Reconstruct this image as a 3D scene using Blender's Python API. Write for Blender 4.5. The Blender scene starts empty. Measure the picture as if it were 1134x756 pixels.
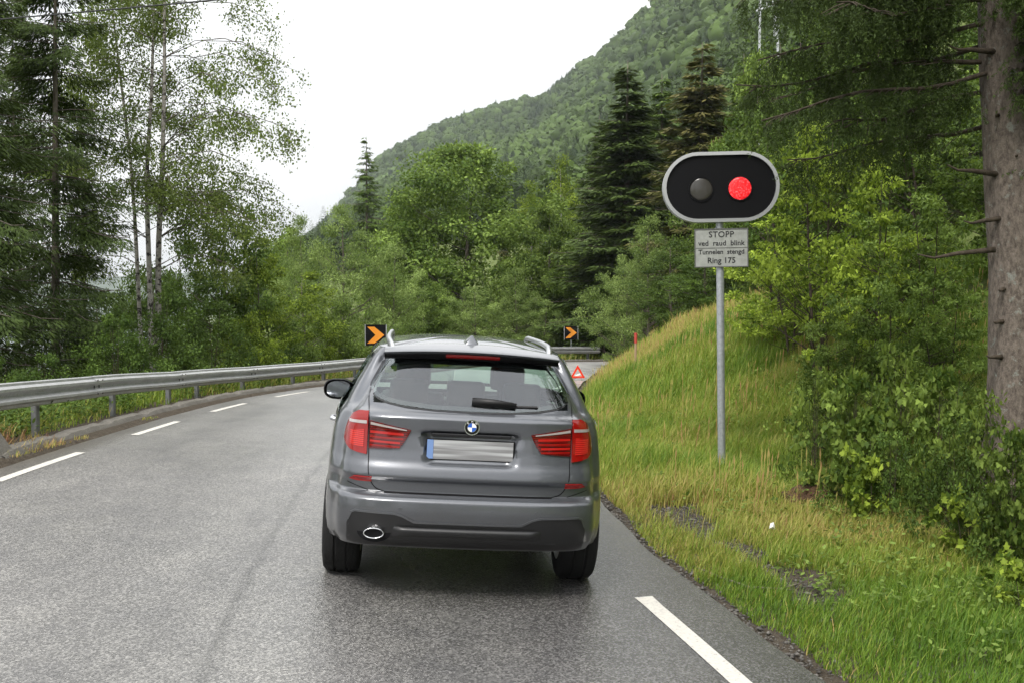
import bpy, bmesh, math, random
import numpy as np
from mathutils import Vector, Matrix

# ------------------------------------------------------------------ camera / world / sun
scene = bpy.context.scene
R_ = math.radians
cam_d = bpy.data.cameras.new('camera'); cam = bpy.data.objects.new('camera', cam_d)
scene.collection.objects.link(cam); scene.camera = cam
cam.location = (0, 0, 2.0)
cam.rotation_euler = (R_(90 - 2.885), 0, 0)
cam_d.sensor_width = 36.0; cam_d.lens = 39.68
cam_d.clip_start = 0.1; cam_d.clip_end = 20000

SUN_EL, SUN_AZ = 52.0, 200.0        # degrees; azimuth clockwise from +Y
w = bpy.data.worlds.new('World'); scene.world = w; w.use_nodes = True
nt = w.node_tree; nt.nodes.clear()
def wn(t): return nt.nodes.new(t)
out = wn('ShaderNodeOutputWorld'); bg = wn('ShaderNodeBackground'); bg.inputs['Strength'].default_value = 0.1
sky = wn('ShaderNodeTexSky'); sky.sky_type = 'NISHITA'; sky.sun_disc = False
sky.sun_elevation = R_(SUN_EL); sky.sun_rotation = R_(SUN_AZ); sky.dust_density = 3.0; sky.air_density = 1.2
tc = wn('ShaderNodeTexCoord'); mp = wn('ShaderNodeMapping'); mp.inputs['Scale'].default_value = (1.6, 1.6, 4.5)
nz = wn('ShaderNodeTexNoise'); nz.inputs['Scale'].default_value = 1.5; nz.inputs['Detail'].default_value = 5
ramp = wn('ShaderNodeValToRGB')
ramp.color_ramp.elements[0].position = 0.30; ramp.color_ramp.elements[0].color = (0.72, 0.745, 0.775, 1)
ramp.color_ramp.elements[1].position = 0.62; ramp.color_ramp.elements[1].color = (1.04, 1.03, 1.01, 1)
sc_ = wn('ShaderNodeVectorMath'); sc_.operation = 'SCALE'; sc_.inputs['Scale'].default_value = 12.5
mix = wn('ShaderNodeMix'); mix.data_type = 'RGBA'; mix.inputs['Factor'].default_value = 0.93
nt.links.new(tc.outputs['Generated'], mp.inputs['Vector']); nt.links.new(mp.outputs[0], nz.inputs['Vector'])
nt.links.new(nz.outputs['Fac'], ramp.inputs[0])
# overcast sky: zenith about three times as bright as the horizon
sx = wn('ShaderNodeSeparateXYZ'); nt.links.new(tc.outputs['Generated'], sx.inputs[0])
mz = wn('ShaderNodeMapRange'); mz.inputs['From Min'].default_value = 0; mz.inputs['From Max'].default_value = 1; mz.inputs['To Min'].default_value = .36; mz.inputs['To Max'].default_value = 1.0
nt.links.new(sx.outputs['Z'], mz.inputs['Value'])
vm = wn('ShaderNodeVectorMath'); vm.operation = 'SCALE'; nt.links.new(ramp.outputs[0], vm.inputs[0]); nt.links.new(mz.outputs[0], vm.inputs['Scale']); nt.links.new(vm.outputs[0], sc_.inputs[0])
nt.links.new(sky.outputs[0], mix.inputs[6]); nt.links.new(sc_.outputs[0], mix.inputs[7])
nt.links.new(mix.outputs[2], bg.inputs['Color']); nt.links.new(bg.outputs[0], out.inputs['Surface'])

sl = bpy.data.lights.new('sun', 'SUN'); so = bpy.data.objects.new('sun', sl); scene.collection.objects.link(so)
sl.energy = 1.5; sl.angle = R_(16); sl.color = (1.0, 0.96, 0.90)
az = R_(SUN_AZ); el = R_(SUN_EL)
sdir = Vector((math.sin(az) * math.cos(el), math.cos(az) * math.cos(el), math.sin(el)))
so.rotation_euler = sdir.to_track_quat('Z', 'Y').to_euler()

scene.view_settings.view_transform = 'Standard'; scene.view_settings.look = 'None'
scene.view_settings.gamma = 1.0; scene.view_settings.use_curve_mapping = False
scene.view_settings.exposure = 1.2
scene.render.engine = 'CYCLES'
scene.cycles.max_bounces = 7; scene.cycles.transparent_max_bounces = 12; scene.cycles.volume_bounces = 0
scene.cycles.diffuse_bounces = 3; scene.cycles.glossy_bounces = 4
scene.cycles.sample_clamp_indirect = 6.0
try: scene.cycles.use_denoising = True
except Exception: pass

rs = np.random.RandomState
C = scene.collection

# ------------------------------------------------------------------ helpers
def smoothstep(a, b, x):
    t = np.clip((x - a) / (b - a), 0, 1); return t * t * (3 - 2 * t)

def vnoise(x, y, scale, seed=0):
    g = rs(seed).rand(64, 64)
    u = np.asarray(x) / scale + 1000.0; v = np.asarray(y) / scale + 1000.0
    i = np.floor(u).astype(int); j = np.floor(v).astype(int)
    f = u - i; h = v - j; f = f * f * (3 - 2 * f); h = h * h * (3 - 2 * h)
    a = g[i % 64, j % 64]; b = g[(i + 1) % 64, j % 64]; c = g[i % 64, (j + 1) % 64]; d = g[(i + 1) % 64, (j + 1) % 64]
    return (a * (1 - f) + b * f) * (1 - h) + (c * (1 - f) + d * f) * h

def fbm(x, y, scale, seed=0, o=3):
    r = 0; a = 0.5; t = 0
    for k in range(o):
        r = r + a * vnoise(x, y, scale / 2 ** k, seed + k); t += a; a *= 0.5
    return r / t

def fast_mesh(name, V, F, mat=None, attrs=None, smooth=False):
    V = np.asarray(V, dtype=np.float32).reshape(-1, 3); F = np.asarray(F, dtype=np.int32)
    n, k = F.shape
    me = bpy.data.meshes.new(name)
    me.vertices.add(len(V)); me.vertices.foreach_set('co', V.ravel())
    me.loops.add(n * k); me.loops.foreach_set('vertex_index', F.ravel())
    me.polygons.add(n); me.polygons.foreach_set('loop_start', np.arange(0, n * k, k, dtype=np.int32))
    try: me.polygons.foreach_set('loop_total', np.full(n, k, dtype=np.int32))
    except Exception: pass
    if smooth: me.polygons.foreach_set('use_smooth', np.ones(n, dtype=bool))
    for an, av in (attrs or {}).items():
        at = me.attributes.new(an, 'FLOAT', 'POINT'); at.data.foreach_set('value', np.asarray(av, dtype=np.float32))
    me.update(calc_edges=True)
    if mat: me.materials.append(mat)
    return me

def link(name, me, parent=None):
    o = bpy.data.objects.new(name, me); C.objects.link(o)
    if parent: o.parent = parent
    return o

def tag(o, label=None, cat=None, group=None, kind=None):
    if label: o['label'] = label
    if cat: o['category'] = cat
    if group: o['group'] = group
    if kind: o['kind'] = kind
    return o

def empty(name, loc=(0, 0, 0), rot=(0, 0, 0), label=None, cat=None, group=None):
    o = bpy.data.objects.new(name, None); C.objects.link(o); o.location = loc; o.rotation_euler = rot
    o.empty_display_size = 0.2
    return tag(o, label, cat, group)

class MB:
    def __init__(s): s.v = []; s.f = []
    def add(s, v, f):
        n = len(s.v); s.v.extend([tuple(p) for p in v]); s.f.extend([tuple(i + n for i in q) for q in f])
    def box(s, c, d, rot=None):
        hx, hy, hz = d[0] / 2, d[1] / 2, d[2] / 2
        P = [Vector((x, y, z)) for z in (-hz, hz) for y in (-hy, hy) for x in (-hx, hx)]
        if rot is not None: P = [rot @ p for p in P]
        s.add([p + Vector(c) for p in P], [(0, 2, 3, 1), (4, 5, 7, 6), (0, 1, 5, 4), (2, 6, 7, 3), (0, 4, 6, 2), (1, 3, 7, 5)])
    def tube(s, pts, rad, n=6, caps=True):
        pts = [Vector(p) for p in pts]; k = len(pts)
        if not hasattr(rad, '__len__'): rad = [rad] * k
        V = []; up = Vector((0, 0, 1)); prev = None
        for i, p in enumerate(pts):
            t = (pts[min(i + 1, k - 1)] - pts[max(i - 1, 0)])
            t = t.normalized() if t.length > 1e-9 else up
            if prev is None:
                a = t.cross(up) if abs(t.z) < 0.95 else t.cross(Vector((1, 0, 0)))
            else:
                a = prev - t * prev.dot(t)
            a = a.normalized() if a.length > 1e-6 else Vector((1, 0, 0)); prev = a; b = t.cross(a)
            for j in range(n):
                th = 2 * math.pi * j / n
                V.append(p + (a * math.cos(th) + b * math.sin(th)) * rad[i])
        F = [(i * n + j, i * n + (j + 1) % n, (i + 1) * n + (j + 1) % n, (i + 1) * n + j) for i in range(k - 1) for j in range(n)]
        if caps: F += [tuple(range(n - 1, -1, -1)), tuple((k - 1) * n + j for j in range(n))]
        s.add(V, F)
    def prism(s, outline, y0, y1):
        """outline in (x,z), extruded along y"""
        n = len(outline)
        V = [(x, y0, z) for x, z in outline] + [(x, y1, z) for x, z in outline]
        F = [tuple(range(n)), tuple(range(2 * n - 1, n - 1, -1))] + [((j + 1) % n, j, n + j, n + (j + 1) % n) for j in range(n)]
        s.add(V, F)
    def grid(s, P):
        """P: rows of points"""
        r, c = len(P), len(P[0])
        s.add([p for row in P for p in row], [(i * c + j, i * c + j + 1, (i + 1) * c + j + 1, (i + 1) * c + j) for i in range(r - 1) for j in range(c - 1)])
    def build(s, name, mat, parent=None, smooth=False, bevel=0, fix=True, angle=None):
        me = bpy.data.meshes.new(name); me.from_pydata(s.v, [], s.f)
        if fix or bevel:
            bm = bmesh.new(); bm.from_mesh(me)
            bmesh.ops.remove_doubles(bm, verts=bm.verts, dist=1e-5)
            bmesh.ops.recalc_face_normals(bm, faces=bm.faces)
            if bevel:
                es = [e for e in bm.edges if len(e.link_faces) == 2 and e.calc_face_angle(0) > 0.5]
                bmesh.ops.bevel(bm, geom=es, offset=bevel, segments=2, affect='EDGES', profile=0.5)
            bm.to_mesh(me); bm.free()
        if smooth: me.polygons.foreach_set('use_smooth', [True] * len(me.polygons))
        if angle: me.set_sharp_from_angle(angle=R_(angle))
        me.materials.append(mat)
        return link(name, me, parent)

def material(name, color=(0.5, 0.5, 0.5), rough=0.5, metal=0.0, spec=0.5, coat=0.0, **kw):
    m = bpy.data.materials.new(name); m.use_nodes = True
    b = m.node_tree.nodes['Principled BSDF']
    b.inputs['Base Color'].default_value = (*color, 1); b.inputs['Roughness'].default_value = rough
    b.inputs['Metallic'].default_value = metal; b.inputs['Specular IOR Level'].default_value = spec
    b.inputs['Coat Weight'].default_value = coat; b.inputs['Coat Roughness'].default_value = 0.03
    if 'emit' in kw:
        b.inputs['Emission Color'].default_value = (*kw['emit'], 1); b.inputs['Emission Strength'].default_value = kw.get('es', 1)
    return m

class NT:
    def __init__(s, m): s.m = m; s.t = m.node_tree; s.b = s.t.nodes['Principled BSDF']; s.o = s.t.nodes['Material Output']
    def n(s, t, **kw):
        x = s.t.nodes.new(t)
        for k, v in kw.items():
            if hasattr(x, k): setattr(x, k, v)
            else: x.inputs[k].default_value = v
        return x
    def l(s, a, b): s.t.links.new(a, b)
    def coord(s, which='Object'):
        c = s.n('ShaderNodeTexCoord'); return c.outputs[which]
    def noise(s, vec, scale, detail=4, rough=0.55):
        x = s.n('ShaderNodeTexNoise'); x.inputs['Scale'].default_value = scale; x.inputs['Detail'].default_value = detail
        x.inputs['Roughness'].default_value = rough; s.l(vec, x.inputs['Vector']); return x.outputs['Fac']
    def ramp(s, fac, stops):
        x = s.n('ShaderNodeValToRGB'); e = x.color_ramp.elements
        while len(e) < len(stops): e.new(0.5)
        for i, (p, c) in enumerate(stops):
            e[i].position = p; e[i].color = (*c, 1) if len(c) == 3 else c
        s.l(fac, x.inputs[0]); return x.outputs[0]
    def mixc(s, fac, a, b, mode='MIX'):
        x = s.n('ShaderNodeMix'); x.data_type = 'RGBA'; x.blend_type = mode
        for sock, val in ((x.inputs[0], fac), (x.inputs[6], a), (x.inputs[7], b)):
            if hasattr(val, 'is_linked') or hasattr(val, 'links'): s.l(val, sock)
            elif isinstance(val, (int, float)): sock.default_value = val
            else: sock.default_value = (*val, 1)
        return x.outputs[2]
    def bump(s, h, strength=0.3, dist=0.01):
        x = s.n('ShaderNodeBump'); x.inputs['Strength'].default_value = strength; x.inputs['Distance'].default_value = dist
        s.l(h, x.inputs['Height']); s.l(x.outputs[0], s.b.inputs['Normal']); return x

def foliage_mat(name, dark, light, transl=0.38, rough=0.6, obvar=0.22, spec=0.12):
    m = material(name, dark, rough, spec=spec); N = NT(m)
    at = N.n('ShaderNodeAttribute'); at.attribute_name = 'var'
    col = N.ramp(at.outputs['Fac'], [(0.0, dark), (0.75, light), (1.0, tuple(min(1, c * 1.35) for c in light))])
    oi = N.n('ShaderNodeObjectInfo')
    hs = N.n('ShaderNodeHueSaturation'); mr = N.n('ShaderNodeMapRange')
    mr.inputs['To Min'].default_value = 1 - obvar; mr.inputs['To Max'].default_value = 1 + obvar
    N.l(oi.outputs['Random'], mr.inputs['Value']); N.l(mr.outputs[0], hs.inputs['Value']); N.l(col, hs.inputs['Color'])
    N.l(hs.outputs[0], N.b.inputs['Base Color'])
    tr = N.n('ShaderNodeBsdfTranslucent')
    tcol = N.mixc(0.5, hs.outputs[0], (0.16, 0.22, 0.02)); 
    N.l(tcol, tr.inputs['Color'])
    mx = N.n('ShaderNodeMixShader'); mx.inputs[0].default_value = transl
    N.l(N.b.outputs[0], mx.inputs[1]); N.l(tr.outputs[0], mx.inputs[2]); N.l(mx.outputs[0], N.o.inputs['Surface'])
    return m

def bark_mat(name, a, b, scale=8, bump=0.6, stretch=(1, 1, 0.25), patch=None):
    m = material(name, a, 0.9, spec=0.2); N = NT(m)
    mp = N.n('ShaderNodeMapping'); mp.inputs['Scale'].default_value = stretch; N.l(N.coord(), mp.inputs[0])
    n1 = N.noise(mp.outputs[0], scale, 8, 0.7)
    c = N.ramp(n1, [(0.3, a), (0.7, b)])
    if patch:
        n2 = N.noise(N.coord(), patch[0], 6, 0.7)
        f = N.ramp(n2, [(patch[1], (0, 0, 0)), (patch[1] + 0.08, (1, 1, 1))])
        c = N.mixc(f, c, patch[2])
    N.l(c, N.b.inputs['Base Color']); N.bump(n1, bump, 0.03)
    return m

# leaf cloud: diamonds / lobed leaves
LOBED = np.array([(0, 0), (.16, .10), (.42, .06), (.36, .30), (.56, .52), (.26, .58), (.20, .80), (0, 1.0), (-.20, .80), (-.26, .58), (-.56, .52), (-.36, .30), (-.42, .06), (-.16, .10)])
OVAL = np.array([(0, 0), (.22, .28), (.24, .6), (0, 1), (-.24, .6), (-.22, .28)])
DIAM = np.array([(0, 0), (.30, .45), (0, 1), (-.30, .45)])
def leaves(P, axis, normal, size, shape=DIAM, width=1.0, fold=0.0):
    """returns V, F; P (n,3); axis,normal (n,3); size (n,)"""
    a = axis / (np.linalg.norm(axis, axis=1, keepdims=True) + 1e-9)
    b = np.cross(normal, a); b /= (np.linalg.norm(b, axis=1, keepdims=True) + 1e-9)
    nn = np.cross(a, b)
    k = len(shape)
    sx = shape[:, 0][None, :, None] * width; sy = shape[:, 1][None, :, None]
    V = P[:, None, :] + size[:, None, None] * (b[:, None, :] * sx + a[:, None, :] * sy + nn[:, None, :] * (np.abs(sx) * fold))
    F = np.arange(len(P) * k).reshape(-1, k)
    return V.reshape(-1, 3), F

def rand_dirs(r, n):
    v = r.normal(size=(n, 3)); return v / np.linalg.norm(v, axis=1, keepdims=True)

# ------------------------------------------------------------------ road lines and terrain
def catmull(pts, n=10):
    P = np.array(pts, float); P = np.vstack([2 * P[0] - P[1], P, 2 * P[-1] - P[-2]]); o = []
    for i in range(1, len(P) - 2):
        for t in np.linspace(0, 1, n, endpoint=False):
            o.append(0.5 * ((2 * P[i]) + (-P[i - 1] + P[i + 1]) * t + (2 * P[i - 1] - 5 * P[i] + 4 * P[i + 1] - P[i + 2]) * t * t + (-P[i - 1] + 3 * P[i] - 3 * P[i + 1] + P[i + 2]) * t ** 3))
    o.append(P[-2]); return np.array(o)

LEFT = catmull([(3.5, -34), (-.2, -22), (-2.9, -11), (-4.5, -1), (-5.1, 7), (-5.2, 13), (-5.35, 18), (-5.25, 22), (-4.8, 25.5), (-3.9, 30), (-2.6, 36.5), (-1.2, 42.5), (.8, 48), (3.6, 51.6), (8, 53.8), (14, 54.6), (24, 54), (36, 51)])
RIGHT = catmull([(12, -34), (8.3, -22), (5.4, -11), (3.1, -.5), (1.7, 5.8), (1.05, 9), (.68, 13), (.6, 17), (.82, 22), (1.42, 27), (1.85, 31), (2.45, 36), (3.2, 41), (4.7, 45.6), (8.4, 48.6), (14, 49.6), (24, 49), (36, 46)])
CENTRE = (LEFT + RIGHT) / 2

_ky = np.array([-60, 6, 12, 16, 20, 25, 30, 40, 52, 90]); _kz = np.array([0.0, 0, -.01, -.15, -.30, -.485, -.67, -1.03, -1.43, -1.6])
_fy = np.linspace(-60, 90, 1501); _fz = np.interp(_fy, _ky, _kz)
_fz = np.convolve(np.pad(_fz, 15, 'edge'), np.ones(31) / 31, 'valid')
def zr(x, y):
    x = np.asarray(x, float); y = np.asarray(y, float)
    xc = np.clip(x, -7.5, 4.0)
    cr = np.where(xc > -1.6, -.055 * (xc + .36), -.055 * (-1.24) - .025 * (xc + 1.6))
    cr = cr * (1 - .5 * smoothstep(20, 45, y))
    return cr + np.interp(y, _fy, _fz)

def sdist(x, y, L, side):
    """distance to polyline L; positive on the side given (+1 = to the right of travel)"""
    x = np.asarray(x, float).ravel(); y = np.asarray(y, float).ravel()
    best = np.full(x.shape, 1e18); sg = np.ones(x.shape)
    for i in range(len(L) - 1):
        ax, ay = L[i]; bx, by = L[i + 1]; dx, dy = bx - ax, by - ay; l2 = dx * dx + dy * dy
        t = np.clip(((x - ax) * dx + (y - ay) * dy) / l2, 0, 1)
        ex = x - (ax + t * dx); ey = y - (ay + t * dy); d2 = ex * ex + ey * ey
        s = np.sign(dy * (x - ax) - dx * (y - ay)); m = d2 < best
        best = np.where(m, d2, best); sg = np.where(m, s, sg)
    return np.sqrt(best) * sg * side

AZ = np.array([-180, -120, -60, -30, -16, -13.5, -11.5, -9.6, -6.3, -3.1, 1.5, 3.8, 7.2, 10.6, 15, 24, 60, 110, 150, 180])
RZ = np.array([5, -60, -64, -64, -64, -30, 28, 60, 138, 172, 166, 192, 192, 235, 250, 250, 260, 120, 40, 5.])
RD = np.array([400, 400, 400, 400, 500, 900, 1300, 1300, 1250, 1200, 1050, 1000, 800, 750, 620, 480, 400, 400, 400, 400.])
def far_z(x, y):
    a = np.degrees(np.arctan2(x, y)); d = np.hypot(x, y)
    z = np.interp(a, AZ, RZ); dr = np.interp(a, AZ, RD); t = d / dr
    p = np.where(z > 0, 1.6, 1.0)
    h = z * np.minimum(t, 1) ** p + np.where(t > 1, -.05 * (d - dr) * (z > 0), 0)
    return np.maximum(h - 1.5, -66) + np.where(z > 0, 1, 0) * (fbm(x, y, 90, 5) - .5) * 14 * np.clip(t * 2 - .2, 0, 1)

def gz(x, y, full=False):
    x = np.asarray(x, float); y = np.asarray(y, float); shp = x.shape
    xf, yf = x.ravel(), y.ravel()
    sL = sdist(xf, yf, LEFT, -1); sR = sdist(xf, yf, RIGHT, 1)
    base = zr(xf, yf)
    A = np.interp(yf, [-40, 6, 10, 12.5, 14, 17, 21, 26, 34, 42, 50], [.10, .07, .07, .06, .14, .34, .58, .74, .70, .40, .3])
    n = (fbm(xf, yf, 2.2, 11) - .5)
    s = sR
    ramp1 = np.clip(s - .35, 0, 2.3); ramp2 = np.clip(s - 2.65, 0, 6); ramp3 = np.clip(s - 8.65, 0, None)
    slope2 = np.interp(yf, [5, 9, 13, 18, 26], [.30, .30, .38, .42, .38])
    bank = base + A * (ramp1 - .25 * (1 - np.exp(-ramp1 * 1.5)) * .5) + slope2 * ramp2 + .32 * ramp3 + n * .22 * np.clip(s - .6, 0, 1)
    bank = np.where(s < .35, base - .025, bank - .02)
    sl_ = np.where(yf > 44, .10, .5) * (1 - smoothstep(38, 50, yf)) + .10 * smoothstep(38, 50, yf)
    left = base + .03 - sl_ * np.clip(sL - 1.15, 0, 18) + n * .25 * np.clip(sL - 1, 0, 1)
    h = np.where(sR > 0, bank, np.where(sL > 0, left, base - .07))
    dd = np.where(sR > 0, sR, np.where(sL > 0, sL, 0))
    far = far_z(xf, yf)
    k = smoothstep(9, 34, dd)
    h = h * (1 - k) + far * k
    # keep under the road
    h = np.where((sR <= 0.02) & (sL <= 0.02), base - .07, h)
    h = h.reshape(shp)
    if full: return h, sL.reshape(shp), sR.reshape(shp)
    return h
def gz1(x, y): return float(gz(np.array([x]), np.array([y]))[0])

def axis_pts(a, b, step, far, g=1.13):
    c = list(np.arange(a, b + 1e-6, step)); s = step
    hi = [c[-1]]; 
    while hi[-1] < far: s *= g; hi.append(hi[-1] + s)
    s = step; lo = [c[0]]
    while lo[-1] > -far: s *= g; lo.append(lo[-1] - s)
    return np.array(lo[:0:-1] + c + hi[1:])
XS = axis_pts(-9, 9, .2, 2600); YS = axis_pts(3, 56, .25, 2600)
GX, GY = np.meshgrid(XS, YS)
GZ, GSL, GSR = gz(GX, GY, True)
nx, ny = len(XS), len(YS)
idx = np.arange(nx * ny).reshape(ny, nx)
F = np.stack([idx[:-1, :-1], idx[:-1, 1:], idx[1:, 1:], idx[1:, :-1]], -1).reshape(-1, 4)

gm = material('ground_soil', (.1, .1, .05), 0.95, spec=.15); N = NT(gm)
gpos = N.n('ShaderNodeNewGeometry').outputs['Position']
n1 = N.noise(gpos, 1.3, 6); n2 = N.noise(gpos, 14, 6, .7); n3 = N.noise(gpos, 60, 4, .7)
soil = N.ramp(n2, [(.3, (.030, .023, .016)), (.7, (.085, .070, .052))])
soil = N.mixc(N.ramp(n3, [(.55, (0, 0, 0)), (.7, (1, 1, 1))]), soil, (.13, .12, .105))
grs = N.ramp(n2, [(.25, (.040, .060, .014)), (.5, (.085, .115, .028)), (.75, (.16, .15, .06))])
ea = N.n('ShaderNodeAttribute'); ea.attribute_name = 'edge'
ed = N.n('ShaderNodeMath', operation='ADD'); N.l(ea.outputs['Fac'], ed.inputs[0])
mm = N.n('ShaderNodeMath', operation='MULTIPLY'); N.l(n1, mm.inputs[0]); mm.inputs[1].default_value = -2.0; N.l(mm.outputs[0], ed.inputs[1])
f = N.ramp(ed.outputs[0], [(.0, (0, 0, 0)), (.12, (1, 1, 1))])
N.l(N.mixc(f, soil, grs), N.b.inputs['Base Color']); N.bump(n2, .7, .05)
edge = np.minimum(np.abs(GSR), np.abs(GSL))
edge = np.where(GSR > 0, GSR * .9, GSL * .6)
me = fast_mesh('ground', np.stack([GX, GY, GZ], -1), F, gm, {'edge': np.clip(edge, 0, 5).ravel()}, smooth=True)
tag(link('ground', me), kind='structure')

# ---- road
rm = material('asphalt', (.06, .06, .06), .5, spec=.85); N = NT(rm)
pos = N.coord('Object')
fine = N.noise(pos, 105, 3, .6); mid = N.noise(pos, 2.0, 5, .6); vo = N.n('ShaderNodeTexVoronoi'); vo.inputs['Scale'].default_value = 88; N.l(pos, vo.inputs['Vector'])
big = N.noise(pos, .35, 4, .5)
cs = N.ramp(vo.outputs['Color'], [(.12, (.036, .035, .034)), (.5, (.125, .122, .118)), (.88, (.36, .352, .335))])
cs = N.mixc(.38, cs, N.ramp(fine, [(.35, (.052, .051, .050)), (.68, (.225, .22, .212))]))
cs = N.mixc(1.0, cs, N.ramp(mid, [(.2, (.78, .78, .8)), (.8, (1.15, 1.14, 1.12))]), 'MULTIPLY')
att = N.n('ShaderNodeAttribute'); att.attribute_name = 'lane'          # 0 left edge .. 1 right edge
# worn lane seam, tyre tracks and the darker, wetter strip beside the verge
wet = N.ramp(att.outputs['Fac'], [(.0, (.55, .50, .43)), (.03, (.72, .68, .62)), (.07, (1.0, .99, .98)), (.55, (1.05, 1.05, 1.05)), (.66, (.85, .85, .86)), (.86, (.66, .66, .68)), (.93, (.50, .50, .52)), (1.0, (.40, .39, .38))])
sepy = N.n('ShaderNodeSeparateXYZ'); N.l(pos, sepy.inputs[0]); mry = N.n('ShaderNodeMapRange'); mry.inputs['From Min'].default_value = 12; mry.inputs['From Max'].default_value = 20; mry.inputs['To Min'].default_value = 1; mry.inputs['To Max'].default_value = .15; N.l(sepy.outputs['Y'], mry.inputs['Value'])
cs = N.mixc(mry.outputs[0], cs, N.mixc(1.0, cs, wet, 'MULTIPLY'))
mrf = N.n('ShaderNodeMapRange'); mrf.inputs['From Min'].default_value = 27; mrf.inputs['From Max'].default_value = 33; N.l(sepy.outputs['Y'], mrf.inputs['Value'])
cs = N.mixc(mrf.outputs[0], cs, N.mixc(.35, (.46, .455, .44), cs))     # sky sheen on the road round the bend, painted into the asphalt colour
mpw = N.n('ShaderNodeMapping'); mpw.inputs['Scale'].default_value = (1.4, .22, 1); N.l(pos, mpw.inputs[0]); trk = N.noise(mpw.outputs[0], 1.3, 5, .6)
cs = N.mixc(1.0, cs, N.ramp(trk, [(.3, (.80, .80, .81)), (.7, (1.16, 1.16, 1.15))]), 'MULTIPLY')
nj = N.noise(pos, 3.0, 5, .7); ja = N.n('ShaderNodeMath', operation='MULTIPLY_ADD'); N.l(nj, ja.inputs[0]); ja.inputs[1].default_value = .035; N.l(att.outputs['Fac'], ja.inputs[2])
seam = N.ramp(ja.outputs[0], [(.520, (1, 1, 1)), (.5255, (.30, .30, .30)), (.529, (.35, .35, .35)), (.535, (1, 1, 1))])
cs = N.mixc(.5, cs, N.mixc(1.0, cs, seam, 'MULTIPLY'))
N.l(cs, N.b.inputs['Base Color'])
rr = N.ramp(big, [(.3, (.30, .30, .30)), (.7, (.42, .42, .42))])
wr = N.ramp(att.outputs['Fac'], [(.45, (1, 1, 1)), (.68, (.78, .78, .78)), (1.0, (.62, .62, .62))])
N.l(N.mixc(1.0, rr, wr, 'MULTIPLY'), N.b.inputs['Roughness'])
hb = N.n('ShaderNodeMath', operation='ADD'); N.l(vo.outputs['Distance'], hb.inputs[0]); N.l(fine, hb.inputs[1])
N.bump(hb.outputs[0], .45, .005)
nc = 24
rowsV = []; lane = []
for a, b in zip(LEFT, RIGHT):
    for j in range(nc + 1):
        t = j / nc; p = a * (1 - t) + b * t; rowsV.append((p[0], p[1])); lane.append(t)
rowsV = np.array(rowsV)
wob = (fbm(rowsV[:, 0], rowsV[:, 1], 1.1, 31) - .5) * .10
lane = np.array(lane); rowsV[:, 0] += np.where(lane == 1, wob, 0)
zz = zr(rowsV[:, 0], rowsV[:, 1])
k = len(LEFT); ix = np.arange(k * (nc + 1)).reshape(k, nc + 1)
F = np.stack([ix[:-1, :-1], ix[:-1, 1:], ix[1:, 1:], ix[1:, :-1]], -1).reshape(-1, 4)
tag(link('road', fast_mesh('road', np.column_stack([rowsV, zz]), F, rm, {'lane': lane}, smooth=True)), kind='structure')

# ---- painted edge dashes
pm = material('road_paint', (.72, .70, .66), .6); N = NT(pm)
a1 = N.noise(N.coord(), 40, 5, .7); a2 = N.noise(N.coord(), 160, 3, .6)
N.l(N.ramp(a1, [(.33, (.15, .145, .14)), (.39, (.42, .40, .37)), (.48, (.50, .485, .44)), (.7, (.57, .555, .50))]), N.b.inputs['Base Color']); N.bump(a2, .4, .003)
def interp_line(L, y): return np.interp(y, L[:, 1], L[:, 0])
def dash(y0, y1, off0, off1, L, width, ragged=False):
    mb = MB(); P = []
    ys = np.linspace(y0, y1, 12)
    for i, yy in enumerate(ys):
        off = off0 + (off1 - off0) * i / 11
        xc = interp_line(L, yy) + off
        row = []
        for u in (-.5, -.17, .17, .5):
            x = xc + u * width
            row.append((x, yy + (.06 * u if ragged and i == 11 else 0), float(zr(x, yy)) + .004))
        P.append(row)
    mb.grid(P); return mb
ml = LEFT[(LEFT[:, 1] > 2) & (LEFT[:, 1] < 50)]; mr_ = RIGHT[(RIGHT[:, 1] > 2) & (RIGHT[:, 1] < 45)]
for y0 in (-1.4 + 4 * i for i in range(1, 12)):
    if y0 + 2 > 46: break
    o = .30 + .014 * max(0, y0 - 12)
    dash(y0, y0 + 2.05, o, o + .03, ml, .11).build('road_marking', pm, fix=False)['kind'] = 'structure'
for y0 in (5.35 - 4, 5.35, 9.4, 13.4, 17.4, 21.4, 25.4, 29.4, 33.4, 37.4):
    dash(max(y0, 2.6), y0 + 2.05, -.50, -.47, mr_, .125, True).build('road_marking', pm, fix=False)['kind'] = 'structure'

# ---- kerb along the left edge
km = material('weathered_concrete', (.3, .29, .27), .9, spec=.2); N = NT(km)
c1 = N.noise(N.coord(), 6, 7, .7); c2 = N.noise(N.coord(), 45, 4, .7)
N.l(N.mixc(.6, N.ramp(c1, [(.3, (.055, .052, .038)), (.55, (.14, .13, .11)), (.8, (.23, .215, .19))]), N.ramp(c2, [(.3, (.07, .065, .055)), (.7, (.22, .205, .185))])), N.b.inputs['Base Color']); N.bump(c2, .6, .015)
def arc_resample(L, step):
    d = np.r_[0, np.cumsum(np.hypot(*np.diff(L, axis=0).T))]
    s = np.arange(0, d[-1], step); return np.column_stack([np.interp(s, d, L[:, 0]), np.interp(s, d, L[:, 1])])
def offset_line(L, off):
    t = np.gradient(L, axis=0); t /= np.linalg.norm(t, axis=1, keepdims=True)
    return L + np.column_stack([-t[:, 1], t[:, 0]]) * off
KL = arc_resample(LEFT[(LEFT[:, 1] > 11.5)], .25)
mb = MB(); P = []
rr_ = rs(3)
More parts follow.
